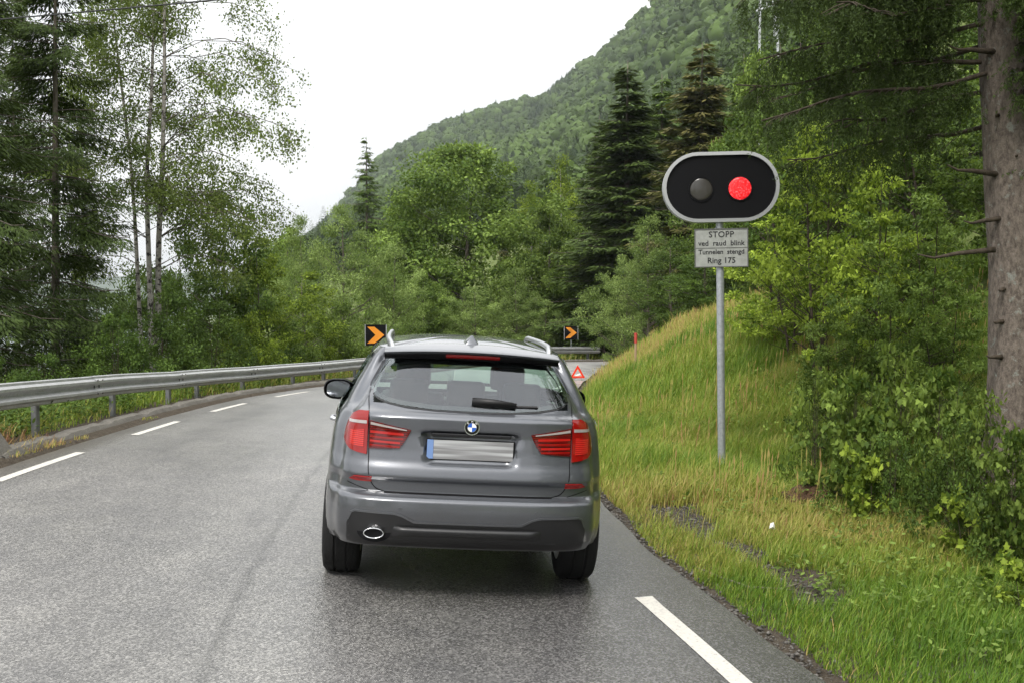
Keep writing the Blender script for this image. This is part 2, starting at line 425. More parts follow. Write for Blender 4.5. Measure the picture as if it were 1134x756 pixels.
for i, p in enumerate(KL):
    t = KL[min(i + 1, len(KL) - 1)] - KL[max(i - 1, 0)]; t = t / np.linalg.norm(t); nrm = np.array([-t[1], t[0]])
    j = (rr_.rand(6) - .5) * .02; g = -.03 if i % 7 == 0 else 0
    row = []
    for q, (o, h) in enumerate([(.16, -.05), (.19, .03), (.235, .085 + g), (.38, .095 + g), (.42, .07 + g), (.46, -.3)]):
        x, y = p + nrm * (o + j[q]); row.append((x, y, float(zr(x, y)) + h + j[q] * .5))
    P.append(row)
mb.grid(P); kb = mb.build('kerb', km, smooth=True, fix=False, angle=35); tag(kb, kind='structure')

# ------------------------------------------------------------------ guardrail
zinc = material('zinc_steel', (.42, .43, .44), .42, metal=.75); N = NT(zinc)
z1 = N.noise(N.coord(), 3.5, 6, .7); z2 = N.noise(N.coord(), 30, 5, .7)
N.l(N.mixc(.5, N.ramp(z1, [(.3, (.30, .305, .30)), (.7, (.56, .565, .57))]), N.ramp(z2, [(.25, (.22, .21, .18)), (.5, (.52, .525, .53))])), N.b.inputs['Base Color'])
N.l(N.ramp(z2, [(.3, (.62, .62, .62)), (.7, (.38, .38, .38))]), N.b.inputs['Roughness'])
zdark = material('zinc_post', (.20, .205, .21), .55, metal=.6)
bolt_m = material('bolt_steel', (.12, .12, .12), .5, metal=.8)
RL = arc_resample(offset_line(LEFT, .60), .2)
RL = RL[(RL[:, 1] > 3) & (RL[:, 0] < 4.1)]
def rail_top(x, y):
    return float(zr(x, y)) + float(np.interp(y, [3, 12.5, 17, 19.6, 24, 28, 33, 42, 52], [.76, .76, .67, .60, .54, .54, .58, .62, .66]))
prof = [(-.01, 0), (.012, -.012), (.02, -.04), (.078, -.068), (.080, -.10), (.022, -.135), (.012, -.155), (.022, -.175), (.080, -.21), (.078, -.242), (.02, -.27), (.012, -.298), (-.01, -.31)]
rail = empty('guardrail', (RL[0][0], RL[0][1], float(zr(*RL[0]))), label='long galvanised steel guardrail with W-shaped beam along the left kerb of the bend', cat='guardrail')
rail_inv = Matrix.Translation(rail.location).inverted()
def to_local(mb, M): mb.v = [tuple(M @ Vector(p)) for p in mb.v]
segn = 21
T = np.gradient(RL, axis=0); T /= np.linalg.norm(T, axis=1, keepdims=True); NR = np.column_stack([T[:, 1], -T[:, 0]])
rr_ = rs(8); s0 = 0; q = 0
while s0 < len(RL) - 2:
    s1 = min(s0 + segn, len(RL) - 1); P = []
    e = (q % 2) * .004; dz0, dz1 = (rr_.rand(2) - .5) * .012
    for i in range(s0, min(s1 + 2, len(RL))):
        t = (i - s0) / segn; x, y = RL[i]; zt = rail_top(x, y) + dz0 * (1 - t) + dz1 * t
        P.append([(x + NR[i][0] * (o + e), y + NR[i][1] * (o + e), zt + h) for o, h in prof])
    mb = MB(); mb.grid(P)
    P2 = [[(a[0] - NR[s0 + k][0] * .004, a[1] - NR[s0 + k][1] * .004, a[2]) for a in row] for k, row in enumerate(P)]
    mb.grid([r[::-1] for r in P2]); to_local(mb, rail_inv)
    mb.build('rail_beam', zinc, rail, smooth=True, fix=False, angle=40)
    # splice bolts
    i = s0 + 1
    if s0 > 0 and RL[i][1] < 40:
        for hh in (-.06, -.145, -.165, -.25):
            for ds in (0, 1):
                x, y = RL[i - ds]; zt = rail_top(x, y) + hh; o = .082 if abs(hh + .155) > .05 else .03
                mb = MB(); mb.tube([(x + NR[i][0] * o, y + NR[i][1] * o, zt), (x + NR[i][0] * (o + .014), y + NR[i][1] * (o + .014), zt)], .012, 6); to_local(mb, rail_inv); mb.build('bolt', bolt_m, rail)
    s0 = s1; q += 1
py_ = [5.0, 7.2, 9.4, 11.6, 14.0, 17.0, 19.7, 21.3, 24.0, 27.0, 28.8, 31.2, 33.8, 36.4, 39, 41.6, 44.2, 46.6, 48.6]
cand = [int(np.argmin(abs(RL[:, 1] - v))) for v in py_]
cand += [int(np.argmin(np.hypot(RL[:, 0] - a, RL[:, 1] - b))) for a, b in ((2.0, 51.0), (3.7, 52.3))]
for i in cand:
    x, y = RL[i]; zt = rail_top(x, y); zb = float(zr(x, y)) - .4; mb = MB()
    M3 = Matrix(((NR[i][0], T[i][0], 0), (NR[i][1], T[i][1], 0), (0, 0, 1)))
    h = zt - .02 - zb; c = Vector((x, y, zb + h / 2)) - Vector((NR[i][0], NR[i][1], 0)) * .07
    # channel section: web and two flanges
    mb.box(c, (.006, .10, h), M3)
    mb.box(c + M3 @ Vector((-.033, .053, 0)), (.06, .006, h), M3); mb.box(c + M3 @ Vector((-.033, -.053, 0)), (.06, .006, h), M3)
    mb.box((c.x + NR[i][0] * .035, c.y + NR[i][1] * .035, zt - .155), (.06, .09, .20), M3)
    to_local(mb, rail_inv); mb.build('post', zdark, rail)

# concrete end block beside the first posts
mb = MB(); bx, by = -5.55, 11.9; bz = float(zr(bx, by))
mb.add([(-.45, -.9, -.2), (.28, -.9, -.2), (.28, .35, -.2), (-.45, .35, -.2), (-.40, -.9, .36), (.05, -.9, .36), (-.0, .28, .27), (-.40, .3, .30)],
       [(0, 3, 2, 1), (4, 5, 6, 7), (0, 1, 5, 4), (1, 2, 6, 5), (2, 3, 7, 6), (3, 0, 4, 7)])
o = mb.build('concrete_block', km, bevel=.02); o.location = (bx, by, bz)
tag(o, 'weathered grey concrete block at the left road edge under the guardrail', 'concrete block')

# ------------------------------------------------------------------ signs and signal
white_m = material('sign_grey_white', (.48, .49, .47), .45); N = NT(white_m)
N.l(N.ramp(N.noise(N.coord(), 14, 6, .7), [(.3, (.25, .26, .24)), (.7, (.36, .37, .35))]), N.b.inputs['Base Color'])
black_m = material('matt_black', (.006, .006, .007), .45, spec=.12)
alu = material('aluminium', (.45, .46, .47), .45, metal=.6)
galv = material('galvanised_pole', (.40, .42, .44), .45, metal=.55); N = NT(galv)
N.l(N.ramp(N.noise(N.coord(), 25, 5, .7), [(.3, (.30, .32, .34)), (.7, (.48, .50, .52))]), N.b.inputs['Base Color'])
orange_m = material('reflective_orange', (.85, .30, .02), .4)
rim_m = material('signal_rim_grey', (.33, .34, .345), .5)
lens_off = material('unlit_lens', (.045, .042, .037), .18, spec=.6)
lens_on = material('lit_red_lamp', (.6, .01, .01), .3, emit=(1.0, .03, .03), es=1.0); N = NT(lens_on)
v = N.n('ShaderNodeTexVoronoi'); v.inputs['Scale'].default_value = 48; N.l(N.coord(), v.inputs['Vector'])
N.l(N.ramp(v.outputs['Distance'], [(.0, (1, .30, .28)), (.30, (1, .05, .06)), (.6, (.35, .004, .008))]), N.b.inputs['Emission Color'])
N.b.inputs['Emission Strength'].default_value = .55

def text_mesh(name, body, size, loc, mat, parent, align='CENTER', ext=.0015, bold=0.0, spacing=1.0):
    cu = bpy.data.curves.new(name, 'FONT'); cu.body = body; cu.size = size; cu.align_x = align; cu.align_y = 'CENTER'
    cu.extrude = ext; cu.offset = bold; cu.space_character = spacing; cu.resolution_u = 3
    t = bpy.data.objects.new(name, cu); C.objects.link(t)
    dg = bpy.context.evaluated_depsgraph_get(); me = bpy.data.meshes.new_from_object(t.evaluated_get(dg))
    bpy.data.objects.remove(t); me.materials.clear(); me.materials.append(mat)
    me.transform(Matrix.Rotation(R_(90), 4, 'X'))
    o = link(name, me, parent); o.location = loc; return o

def stadium(wd, ht, n=20):
    r = ht * .5; a = wd / 2 - r; P = []
    for i in range(n + 1):
        th = -math.pi / 2 + math.pi * i / n; P.append((a + r * math.cos(th), r * math.sin(th)))
    for i in range(n + 1):
        th = math.pi / 2 + math.pi * i / n; P.append((-a + r * math.cos(th), r * math.sin(th)))
    return P
SX, SY = 2.34, 12.5; SZ = gz1(SX, SY)
sig = empty('traffic_signal', (SX, SY, SZ), (0, R_(-1.0), R_(-4)), 'oval black tunnel stop signal with lit red lamp and text plate on grey pole', 'traffic signal')
H1 = 2 - (208.5 - 315) / 100 - SZ; 
mb = MB(); mb.tube([(0, 0, -.3), (0, 0, H1 - .2)], .042, 16); mb.build('pole', galv, sig, smooth=True, angle=50)
mb = MB(); mb.tube([(0, 0, .0), (0, 0, .07)], .052, 16); mb.build('pole_sleeve', galv, sig, smooth=True, angle=40)
hb_ = empty('signal_head', (0.01, -.03, H1)); hb_.parent = sig
def sect(wd, ht): return stadium(wd, ht)
mb = MB(); o1 = stadium(1.265, .765); mb.prism(o1, -.02, .14); mb.build('housing', rim_m, hb_, smooth=True, bevel=.012, angle=50)
mb = MB(); oo = stadium(1.265, .765); oi_ = stadium(1.19, .69); n = len(oo)
mb.add([(x, -.055, z) for x, z in oo] + [(x, -.06, z) for x, z in oi_] + [(x, -.021, z) for x, z in oo] + [(x, -.021, z) for x, z in oi_],
       [(j, (j + 1) % n, n + (j + 1) % n, n + j) for j in range(n)] + [((j + 1) % n, j, 2 * n + j, 2 * n + (j + 1) % n) for j in range(n)] + [(n + j, n + (j + 1) % n, 3 * n + (j + 1) % n, 3 * n + j) for j in range(n)])
mb.build('rim', rim_m, hb_, smooth=True, angle=40)
mb = MB(); mb.prism(stadium(1.187, .687), -.030, -.0215); mb.build('backboard', black_m, hb_)
def dome(r, h, n=24, m=6):
    mb = MB(); P = []
    for i in range(m + 1):
        a = (math.pi / 2) * i / m
        P.append([(r * math.cos(a) * math.cos(2 * math.pi * j / n), -h * math.sin(a), r * math.cos(a) * math.sin(2 * math.pi * j / n)) for j in range(n + 1)])
    mb.grid(P); return mb
for xx, mt in ((-.215, lens_off), (.205, lens_on)):
    mb = MB(); n = 24
    mb.add([(math.cos(2 * math.pi * j / n) * r, yy, math.sin(2 * math.pi * j / n) * r) for r, yy in ((.138, -.03), (.138, -.045), (.125, -.045), (.125, -.03)) for j in range(n)],
           [(i * n + j, i * n + (j + 1) % n, (i + 1) * n + (j + 1) % n, (i + 1) * n + j) for i in range(3) for j in range(n)])
    b_ = mb.build('lamp', black_m, hb_); b_.location = (xx, 0, -.02)
    l_ = dome(.125, .018).build('lens', mt, b_, smooth=True); l_.location = (0, -.031, 0)
    b_['label'] = 'lit red round lamp' if mt is lens_on else 'unlit grey round lamp'
# bracket behind head, text plate
for yb2, zb2, wb2 in ((.045, H1 - .46, .10), (.0, H1 - .52, .14), (.0, H1 - .80, .14)):
    mb = MB(); mb.box((0, .0 + yb2, zb2), (wb2, .085, .035)); mb.build('bracket', galv, sig)
pz = H1 - .665
mb = MB(); mb.box((0, -.052, pz), (.585, .006, .425)); pl = mb.build('text_plate', white_m, sig, bevel=.002)
pl.location = (0.01, 0, 0)
grey_edge = material('plate_edge_grey', (.10, .10, .095), .5)
mb = MB()
for (cx, cz, dx, dz_) in ((0, .2075, .585, .010), (0, -.2075, .585, .010), (-.2875, 0, .010, .405), (.2875, 0, .010, .405)): mb.box((cx, -.058, pz + cz), (dx, .008, dz_))
mb.build('plate_border', grey_edge, pl)
mb = MB(); mb.box((0, -.0565, pz - .0), (.56, .004, .005)); mb.build('divider', grey_edge, pl)
ink = material('sign_ink', (.02, .02, .022), .5)
for body, sz, dz_, sp in (('STOPP', .092, .145, 1.05), ('ved  raud  blink', .078, .050, 1.02), ('Tunnelen  stengd', .072, -.045, 1.0), ('Ring 175', .088, -.140, 1.0)):
    text_mesh('lettering', body, sz, (0, -.0565, pz + dz_), ink, pl, bold=.0012, spacing=sp)

def chevron_sign(px, py, d, size, polelen, label, rotz):
    z = 2 - (py - 315) * d / 1250; x = (px - 567) * d / 1250
    root = empty('chevron_sign', (x, d, z - polelen), (0, 0, rotz), label, 'road sign', 'black and orange chevron signs on the outside of the bend')
    s = size; mb = MB(); mb.tube([(0, .045, -.3), (0, .045, polelen + s * .3)], .026, 10); mb.build('pole', galv, root, smooth=True, angle=50)
    mb = MB(); mb.box((0, 0, polelen), (s, .012, s * 1.02)); mb.build('panel', black_m, root)
    mb = MB(); c = polelen; a = s * .42; q = s * .36
    mb.add([(x_, yy, c + z_) for yy in (-.0085, -.0065) for x_, z_ in ((-a, q * 1.12), (-a + s * .36, q * 1.12), (a, 0), (-a + s * .36, -q * 1.12), (-a, -q * 1.12), (-a + s * .40, 0))],
           [(0, 1, 2, 5), (5, 2, 3, 4), (11, 8, 7, 6), (10, 9, 8, 11), (0, 6, 7, 1), (1, 7, 8, 2), (2, 8, 9, 3), (3, 9, 10, 4), (4, 10, 11, 5), (5, 11, 6, 0)])
    mb.build('arrow', orange_m, root)
    for sx in (-1, 1): mb = MB(); mb.box((sx * (s / 2 + .012), 0, c), (.022, .03, s * 1.03)); mb.build('edge_strip', alu, root)
    return root
chevron_sign(416, 371, 33.4, .60, 1.2, 'nearer chevron sign, orange arrow on black, behind the guardrail left of the car', R_(0))
chevron_sign(632.5, 368.5, 53.0, .62, 1.6, 'farther chevron sign, orange arrow on black, above the far guardrail end right of the car', R_(-6))

# warning triangle on the road
red_refl = material('reflector_red', (.70, .03, .01), .35, emit=None or (0, 0, 0), es=0)
wx, wy = 2.02, 34.6; wz = float(zr(wx, wy))
tri = empty('warning_triangle', (wx, wy, wz), (0, 0, R_(8)), 'small red warning triangle standing on the road beyond the parked car', 'warning triangle')
def triring(ro, ri, cy, z0, th, mat, name):
    A = [(ro * math.sin(2 * math.pi * k / 3), ro * math.cos(2 * math.pi * k / 3)) for k in range(3)]
    B = [(ri * math.sin(2 * math.pi * k / 3), ri * math.cos(2 * math.pi * k / 3)) for k in range(3)]
    V = [(x, cy + dy, z0 + z) for dy in (0, th) for x, z in A + B]
    mb = MB(); F = []
    for k in range(3):
        k2 = (k + 1) % 3; F += [(k, k2, 3 + k2, 3 + k), (6 + k2, 6 + k, 9 + k, 9 + k2), (k2, k, 6 + k, 6 + k2), (3 + k, 3 + k2, 9 + k2, 9 + k)]
    mb.add(V, F); return mb.build(name, mat, tri, bevel=.002)
triring(.27, .170, 0, .20, .012, red_refl, 'reflector_frame')
triring(.168, .145, .002, .20, .008, material('fluorescent_orange', (.85, .16, .05), .5), 'inner_band')
mb = MB()
for sx in (-1, 1): mb.tube([(sx * .02, .01, .09), (sx * .20, .12, .005)], .006, 5); mb.tube([(sx * .02, .01, .09), (sx * .20, -.10, .005)], .006, 5)
mb.build('feet', bolt_m, tri)

# snow pole / red marker on the bank
mx_, my_ = 2.72, 24.8; mz_ = gz1(mx_, my_)
mk = empty('marker_post', (mx_, my_, mz_), label='slim post with a red top standing in the grass on top of the bank', cat='marker post')
mb = MB(); mb.tube([(0, 0, -.2), (0, 0, .62)], .028, 8); mb.build('post', material('weathered_wood', (.32, .22, .13), .8), mk)
mb = MB(); mb.tube([(0, 0, .62), (0, 0, .84)], .034, 8); mb.build('red_top', material('red_paint', (.42, .05, .035), .6), mk)

# overhead cable
mb = MB(); A_ = Vector((-7.26, 16, 5.69)); B_ = Vector((-2.72, 13, 5.28)); dv = (B_ - A_)
P = [];
for i in range(41):
    t = -5 + i * .28; p = A_ + dv * t; P.append((p.x, p.y, p.z + .012 * (t - .5) ** 2))
mb.tube(P, .010, 6); tag(mb.build('overhead_cable', material('cable_black', (.012, .012, .012), .6)), 'dark thin overhead cable crossing the sky at the top left', 'cable')

# steel pylon among the trees, upper right
pyl = empty('pylon', (18.0, 62, gz1(18.0, 62)), label='pale steel pylon legs and crossbar rising above the trees behind the signal', cat='pylon')
def pyl_pt(px, py, d=62): return Vector(((px - 567) * d / 1250 - 18.0, d - 62, 2 - (py - 315) * d / 1250 - pyl.location.z))
pg = material('pylon_steel', (.40, .42, .43), .5, metal=.2)
for px in (838, 858):
    p = pyl_pt(px, 60); mb = MB(); mb.tube([(p.x, 0, -1), (p.x, 0, p.z + 8)], .07, 8); mb.build('leg', pg, pyl)
a, b = pyl_pt(834, 17), pyl_pt(864, 6); mb = MB(); mb.tube([a, b], .06, 6); mb.build('crossbar', pg, pyl)
for px in (845, 852): 
    p = pyl_pt(px, 12); mb = MB(); mb.tube([p, p + Vector((0, 0, 3))], .04, 6); mb.build('strut', pg, pyl)
p = pyl_pt(855, 44); q_ = pyl_pt(855, 20); mb = MB()
mb.tube([p, q_], .10, 8); mb.build('insulator', pg, pyl)

# ------------------------------------------------------------------ the parked car
paint = material('grey_metallic_paint', (.085, .09, .098), .32, metal=.55, coat=1.0); N = NT(paint)
fl = N.noise(N.coord(), 900, 2, .5); pc = N.ramp(fl, [(.35, (.070, .075, .086)), (.7, (.132, .139, .155))])
sz_ = N.n('ShaderNodeSeparateXYZ'); N.l(N.coord(), sz_.inputs[0]); dm = N.n('ShaderNodeMapRange'); dm.inputs['From Min'].default_value = .75; dm.inputs['From Max'].default_value = .30; dm.inputs['To Max'].default_value = .75; N.l(sz_.outputs['Z'], dm.inputs['Value'])
dn = N.noise(N.coord(), 7, 6, .7); dd_m = N.n('ShaderNodeMath', operation='MULTIPLY'); N.l(dm.outputs[0], dd_m.inputs[0]); N.l(N.ramp(dn, [(.3, (.1, .1, .1)), (.7, (1, 1, 1))]), dd_m.inputs[1])
N.l(N.mixc(dd_m.outputs[0], pc, (.085, .078, .068)), N.b.inputs['Base Color'])
cw = N.n('ShaderNodeMath', operation='SUBTRACT'); cw.inputs[0].default_value = 1.0; N.l(dd_m.outputs[0], cw.inputs[1]); N.l(cw.outputs[0], N.b.inputs['Coat Weight'])
trim = material('black_trim', (.012, .012, .013), .5, spec=.4)
gloss_black = material('gloss_black', (.006, .006, .007), .08)
rubber = material('tyre_rubber', (.011, .011, .011), .85, spec=.3); N = NT(rubber)
N.bump(N.noise(N.coord(), 60, 3), .3, .01)
chrome = material('chrome', (.75, .76, .78), .12, metal=1.0)
silver = material('satin_silver', (.55, .56, .58), .3, metal=.9)
lens_red = material('tail_lens_red', (.22, .005, .004), .08, coat=.35, spec=.4)
lens_bright = material('tail_lens_bright', (.80, .03, .02), .10, coat=.35)
lens_dark = material('tail_lens_dark', (.13, .004, .006), .08, coat=.35)
lens_clear = material('tail_lens_clear', (.33, .29, .28), .10, coat=1.0, spec=.8)
for m0, c0, c1 in ((lens_bright, (.26, .006, .005), (.52, .025, .018)), (lens_dark, (.045, .002, .003), (.13, .004, .004))):
    N = NT(m0); wv = N.n('ShaderNodeTexWave'); wv.bands_direction = 'Z'; wv.inputs['Scale'].default_value = 26; wv.inputs['Distortion'].default_value = 1.2; N.l(N.coord(), wv.inputs['Vector'])
    N.l(N.ramp(wv.outputs['Fac'], [(.2, c0), (.8, c1)]), N.b.inputs['Base Color'])
refl_red = material('rear_reflector', (.36, .010, .008), .15, coat=.35)
interior_m = material('interior_dark', (.035, .034, .034), .8)
seat_m = material('seat_leather', (.05, .05, .052), .6)
plate_m = material('plate_white', (.62, .63, .63), .4); N = NT(plate_m)
mp_ = N.n('ShaderNodeMapping'); mp_.inputs['Scale'].default_value = (.8, 1, 16); N.l(N.coord(), mp_.inputs[0])
N.l(N.ramp(N.noise(mp_.outputs[0], 3.0, 1, .4), [(.35, (.20, .20, .205)), (.62, (.42, .43, .44))]), N.b.inputs['Base Color'])
plate_blue = material('plate_blue', (.16, .26, .50), .4)
glass = bpy.data.materials.new('tinted_glass'); glass.use_nodes = True; gt = glass.node_tree; gt.nodes.clear()
go = gt.nodes.new('ShaderNodeOutputMaterial'); gmx = gt.nodes.new('ShaderNodeMixShader'); gtr = gt.nodes.new('ShaderNodeBsdfTransparent'); ggl = gt.nodes.new('ShaderNodeBsdfGlossy')
gfr = gt.nodes.new('ShaderNodeFresnel'); gfr.inputs['IOR'].default_value = 1.9
gtr.inputs['Color'].default_value = (.74, .82, .78, 1); ggl.inputs['Roughness'].default_value = .015; ggl.inputs['Color'].default_value = (.92, .95, 1, 1)
gg = gt.nodes.new('ShaderNodeNewGeometry'); gs = gt.nodes.new('ShaderNodeMath'); gs.operation = 'SUBTRACT'; gs.inputs[0].default_value = 1.0; gt.links.new(gg.outputs['Backfacing'], gs.inputs[1])
gml = gt.nodes.new('ShaderNodeMath'); gml.operation = 'MULTIPLY'; gt.links.new(gfr.outputs[0], gml.inputs[0]); gt.links.new(gs.outputs[0], gml.inputs[1]); gt.links.new(gml.outputs[0], gmx.inputs[0]); gt.links.new(gtr.outputs[0], gmx.inputs[1]); gt.links.new(ggl.outputs[0], gmx.inputs[2]); gt.links.new(gmx.outputs[0], go.inputs[0])

def curve1(zs, vs):
    """smooth monotone-ish interpolation"""
    zs = np.array(zs); vs = np.array(vs)
    def f(z):
        z = np.clip(z, zs[0], zs[-1]); i = np.clip(np.searchsorted(zs, z) - 1, 0, len(zs) - 2)
        m = np.gradient(vs, zs); d = np.diff(vs) / np.diff(zs)
        for k in range(len(zs)):     # limit tangents
            lo = d[max(k - 1, 0)]; hi = d[min(k, len(d) - 1)]
            m[k] = 0 if lo * hi <= 0 else np.sign(lo) * min(abs(lo), abs(hi), abs(m[k])) * 1.0
        h = zs[i + 1] - zs[i]; t = (z - zs[i]) / h
        return (2 * t**3 - 3 * t**2 + 1) * vs[i] + (t**3 - 2 * t**2 + t) * h * m[i] + (-2 * t**3 + 3 * t**2) * vs[i + 1] + (t**3 - t**2) * h * m[i + 1]
    return f
fR = curve1([.30, .36, .42, .50, .60, .655, .675, .690, .70, .76, .785, .80, .84, .90, .98, 1.08, 1.155, 1.175, 1.21, 1.24, 1.35, 1.50, 1.56],
            [.13, .08, .015, -.02, -.035, -.030, -.012, .030, .052, .048, .024, .012, .022, .048, .066, .078, .076, .088, .148, .175, .27, .40, .48])
fWr = curve1([.30, .40, .52, .66, .80, .92, 1.05, 1.15, 1.22, 1.30, 1.40, 1.50, 1.56], [.80, .835, .84, .83, .815, .805, .792, .762, .705, .665, .615, .555, .50])
fWm = curve1([.30, .40, .55, .70, .85, .95, 1.05, 1.12, 1.20, 1.30, 1.40, 1.50, 1.56], [.90, .925, .935, .935, .93, .92, .905, .885, .84, .79, .735, .68, .625])
fF = curve1([.30, .45, .70, .85, .95, 1.02, 1.08, 1.30, 1.50, 1.56], [4.45, 4.6, 4.6, 4.52, 4.2, 3.6, 3.30, 2.85, 2.45, 2.3])
_pc = {}
def plan(z, n=8):
    k_ = round(float(z), 3)
    if (k_, n) not in _pc: _pc[(k_, n)] = plan_(k_, n)
    return _pc[(k_, n)]
def plan_(z, n=8):
    R, Wr, Wm, F_ = float(fR(z)), float(fWr(z)), float(fWm(z)), float(fF(z))
    P = [(0, R), (.30 * Wr, R + .004), (.55 * Wr, R + .016), (.74 * Wr, R + .040), (.87 * Wr, R + .080), (.955 * Wr, R + .145), (1.0 * Wr, R + .25),
         (Wr + (Wm - Wr) * .68, R + (.92 - R) * .50 + .0), (Wm * .997, 1.02 if F_ > 3 else .98), (Wm * 1.0, 1.55), (Wm * .99, min(2.3, F_ - .55)), (Wm * .965, F_ - .38 - .25 * (F_ > 4)), (.80 * Wm, F_ - .10), (.42 * Wm, F_ - .02), (0, F_)]
    return catmull(P, n)
ZL = np.unique(np.concatenate([np.arange(.345, 1.561, .0125), [.655, .665, .675, .682, .69, .697, .70, .785, .792, .80, 1.155, 1.165, 1.175, 1.19]]))
PL = {float(z): plan(float(z)) for z in ZL}
def surf_x(x, z, side=None):
    """rear y for lateral |x| at height z"""
    p = plan(float(z)); m = p[:, 0].argmax(); return float(np.interp(abs(x), p[:m + 1, 0], p[:m + 1, 1]))
def surf_y(y, z):
    """half-width at station y"""
    p = plan(float(z)); yy = p[:, 1]; return float(np.interp(y, yy[40:], p[40:, 0]))
def recess(x, z):
    """plate recess and tailgate edge shaping, metres inwards"""
    ax = abs(x); e = .30 - .035 * (1.085 - z) / .2
    r = smoothstep(e + .012, e - .012, ax) if False else float(np.clip((e + .014 - ax) / .028, 0, 1)) * float(np.clip((1.088 - z) / .022, 0, 1)) * float(np.clip((z - .868) / .022, 0, 1))
    r = r * r * (3 - 2 * r)
    return .045 * r
WHEEL = [(.86, .37), (3.67, .37)]
def in_arch(y, z, grow=0): return any((y - a) ** 2 + (z - b) ** 2 < (.425 + grow) ** 2 for a, b in WHEEL)
def rear_glass_x(z): return float(np.interp(z, [1.20, 1.26, 1.40, 1.50], [.645, .645, .60, .565]))
car = empty('parked_car', (0, 0, 0), label='grey metallic estate car seen from behind, stopped in the right lane by the verge', cat='car')
cm = Matrix.Rotation(R_(5.0), 4, 'Z') @ Matrix.Rotation(R_(3.15), 4, 'Y')
car.rotation_mode = 'QUATERNION'; car.rotation_quaternion = cm.to_quaternion()
cx0, cy0 = -.305, 6.93
car.location = (cx0, cy0, float(zr(cx0 - .07, cy0 + .85)) - .004)

# body shell, both sides, in panels
V = []; rowsn = len(ZL); npl = len(PL[float(ZL[0])])
full = 2 * npl - 2
for z in ZL:
    p = PL[float(z)]
    right = [(q[0], q[1]) for q in p]; left = [(-q[0], q[1]) for q in p[-2:0:-1]]
    for k, (x, y) in enumerate(right + left):
        if y < 1.0 and abs(x) < .4: y += recess(x, z)
        # wheel arch lip: pull the panel edge onto the arch circle
        zz_ = z
        if abs(x) > .6:
            for a, b in WHEEL:
                dd_ = math.hypot(y - a, z - b)
                if .405 < dd_ < .425: s_ = .425 / dd_; y = a + (y - a) * s_; zz_ = b + (z - b) * s_
        V.append((x, y, zz_))
V = np.array(V).reshape(rowsn, full, 3)
bodyF, windF = [], []
def side_win(y, z): return 1.135 < z < 1.50 and .62 < y < 3.35
for i in range(rowsn - 1):
    for j in range(full):
        j2 = (j + 1) % full
        c = (V[i, j] + V[i + 1, j] + V[i, j2] + V[i + 1, j2]) / 4; x, y, z = c
        if abs(x) > .55 and y > .3 and any((y - a) ** 2 + (z - b) ** 2 < .42 ** 2 for a, b in WHEEL): continue
        if y < .60 and 1.235 < z < 1.515 and abs(x) < rear_glass_x(z) - .02 : continue            # rear window
        if abs(x) > .55 and side_win(y, z) and not (1.62 < y < 1.68) and y > .62 + (z - 1.13) * .45 : continue  # side windows
        if y > 2.2 and z > 1.05 and z < 1.53 and abs(x) < fWm(z) * .86 and y > fF(z) - .5: continue  # windscreen
        bodyF.append((i * full + j, i * full + j2, (i + 1) * full + j2, (i + 1) * full + j))
def panel(name, sel, mat, smooth=True):
    mb = MB(); mp = {}; VV = V.reshape(-1, 3); F = []
    for f in sel:
        g = []
        for i in f:
            if i not in mp: mp[i] = len(mp); mb.v.append(tuple(VV[i]))
            g.append(mp[i])
        F.append(tuple(g))
    mb.f = F; return mb.build(name, mat, car, smooth=True, fix=False, angle=50)
VV = V.reshape(-1, 3)
def fc(f): return VV[list(f)].mean(axis=0)
bump_f = [f for f in bodyF if (fc(f)[2] < .682 and fc(f)[1] < .55)]
gate_f = [f for f in bodyF if (fc(f)[2] >= .682 and fc(f)[1] < .6 and abs(fc(f)[0]) < (.63 if fc(f)[2] < 1.2 else rear_glass_x(fc(f)[2]) + .015))]
used = set(bump_f) | set(gate_f)
panel('bumper', bump_f, paint); gate = panel('tailgate', gate_f, paint)
panel('body', [f for f in bodyF if f not in used], paint)

# roof: rings shrinking from the top loop, plus hood
top = V[-1]; cxy = np.array([0, 1.42]); mb = MB(); P = []
def roof_z(t): return 1.56 + .066 * (1 - t ** 2.6)
ts = [1.0, .97, .93, .88, .8, .7, .58, .44, .3, .15, .02]
for t in ts: P.append([(cxy[0] + (q[0] - cxy[0]) * t, cxy[1] + (q[1] - cxy[1]) * t, roof_z(t)) for q in list(top) + [top[0]]])
mb.grid(P); mb.build('roof', paint, car, smooth=True, fix=False, angle=60)
# hood: between loops z .95 -> 1.05 is in the shell already; bulkhead closes floor
mb = MB(); mb.box((0, 2.3, .40), (1.5, 4.1, .10)); mb.box((0, 1.95, .62), (1.5, 2.6, .36)); mb.build('underbody', trim, car)
mb = MB(); mb.box((0, .50, .93), (1.3, .70, .03)); mb.box((0, 3.0, .93), (1.45, .30, .16)); mb.box((-.37, 2.85, .99), (.4, .25, .07))
mb.build('cabin_trim', interior_m, car, bevel=.01)

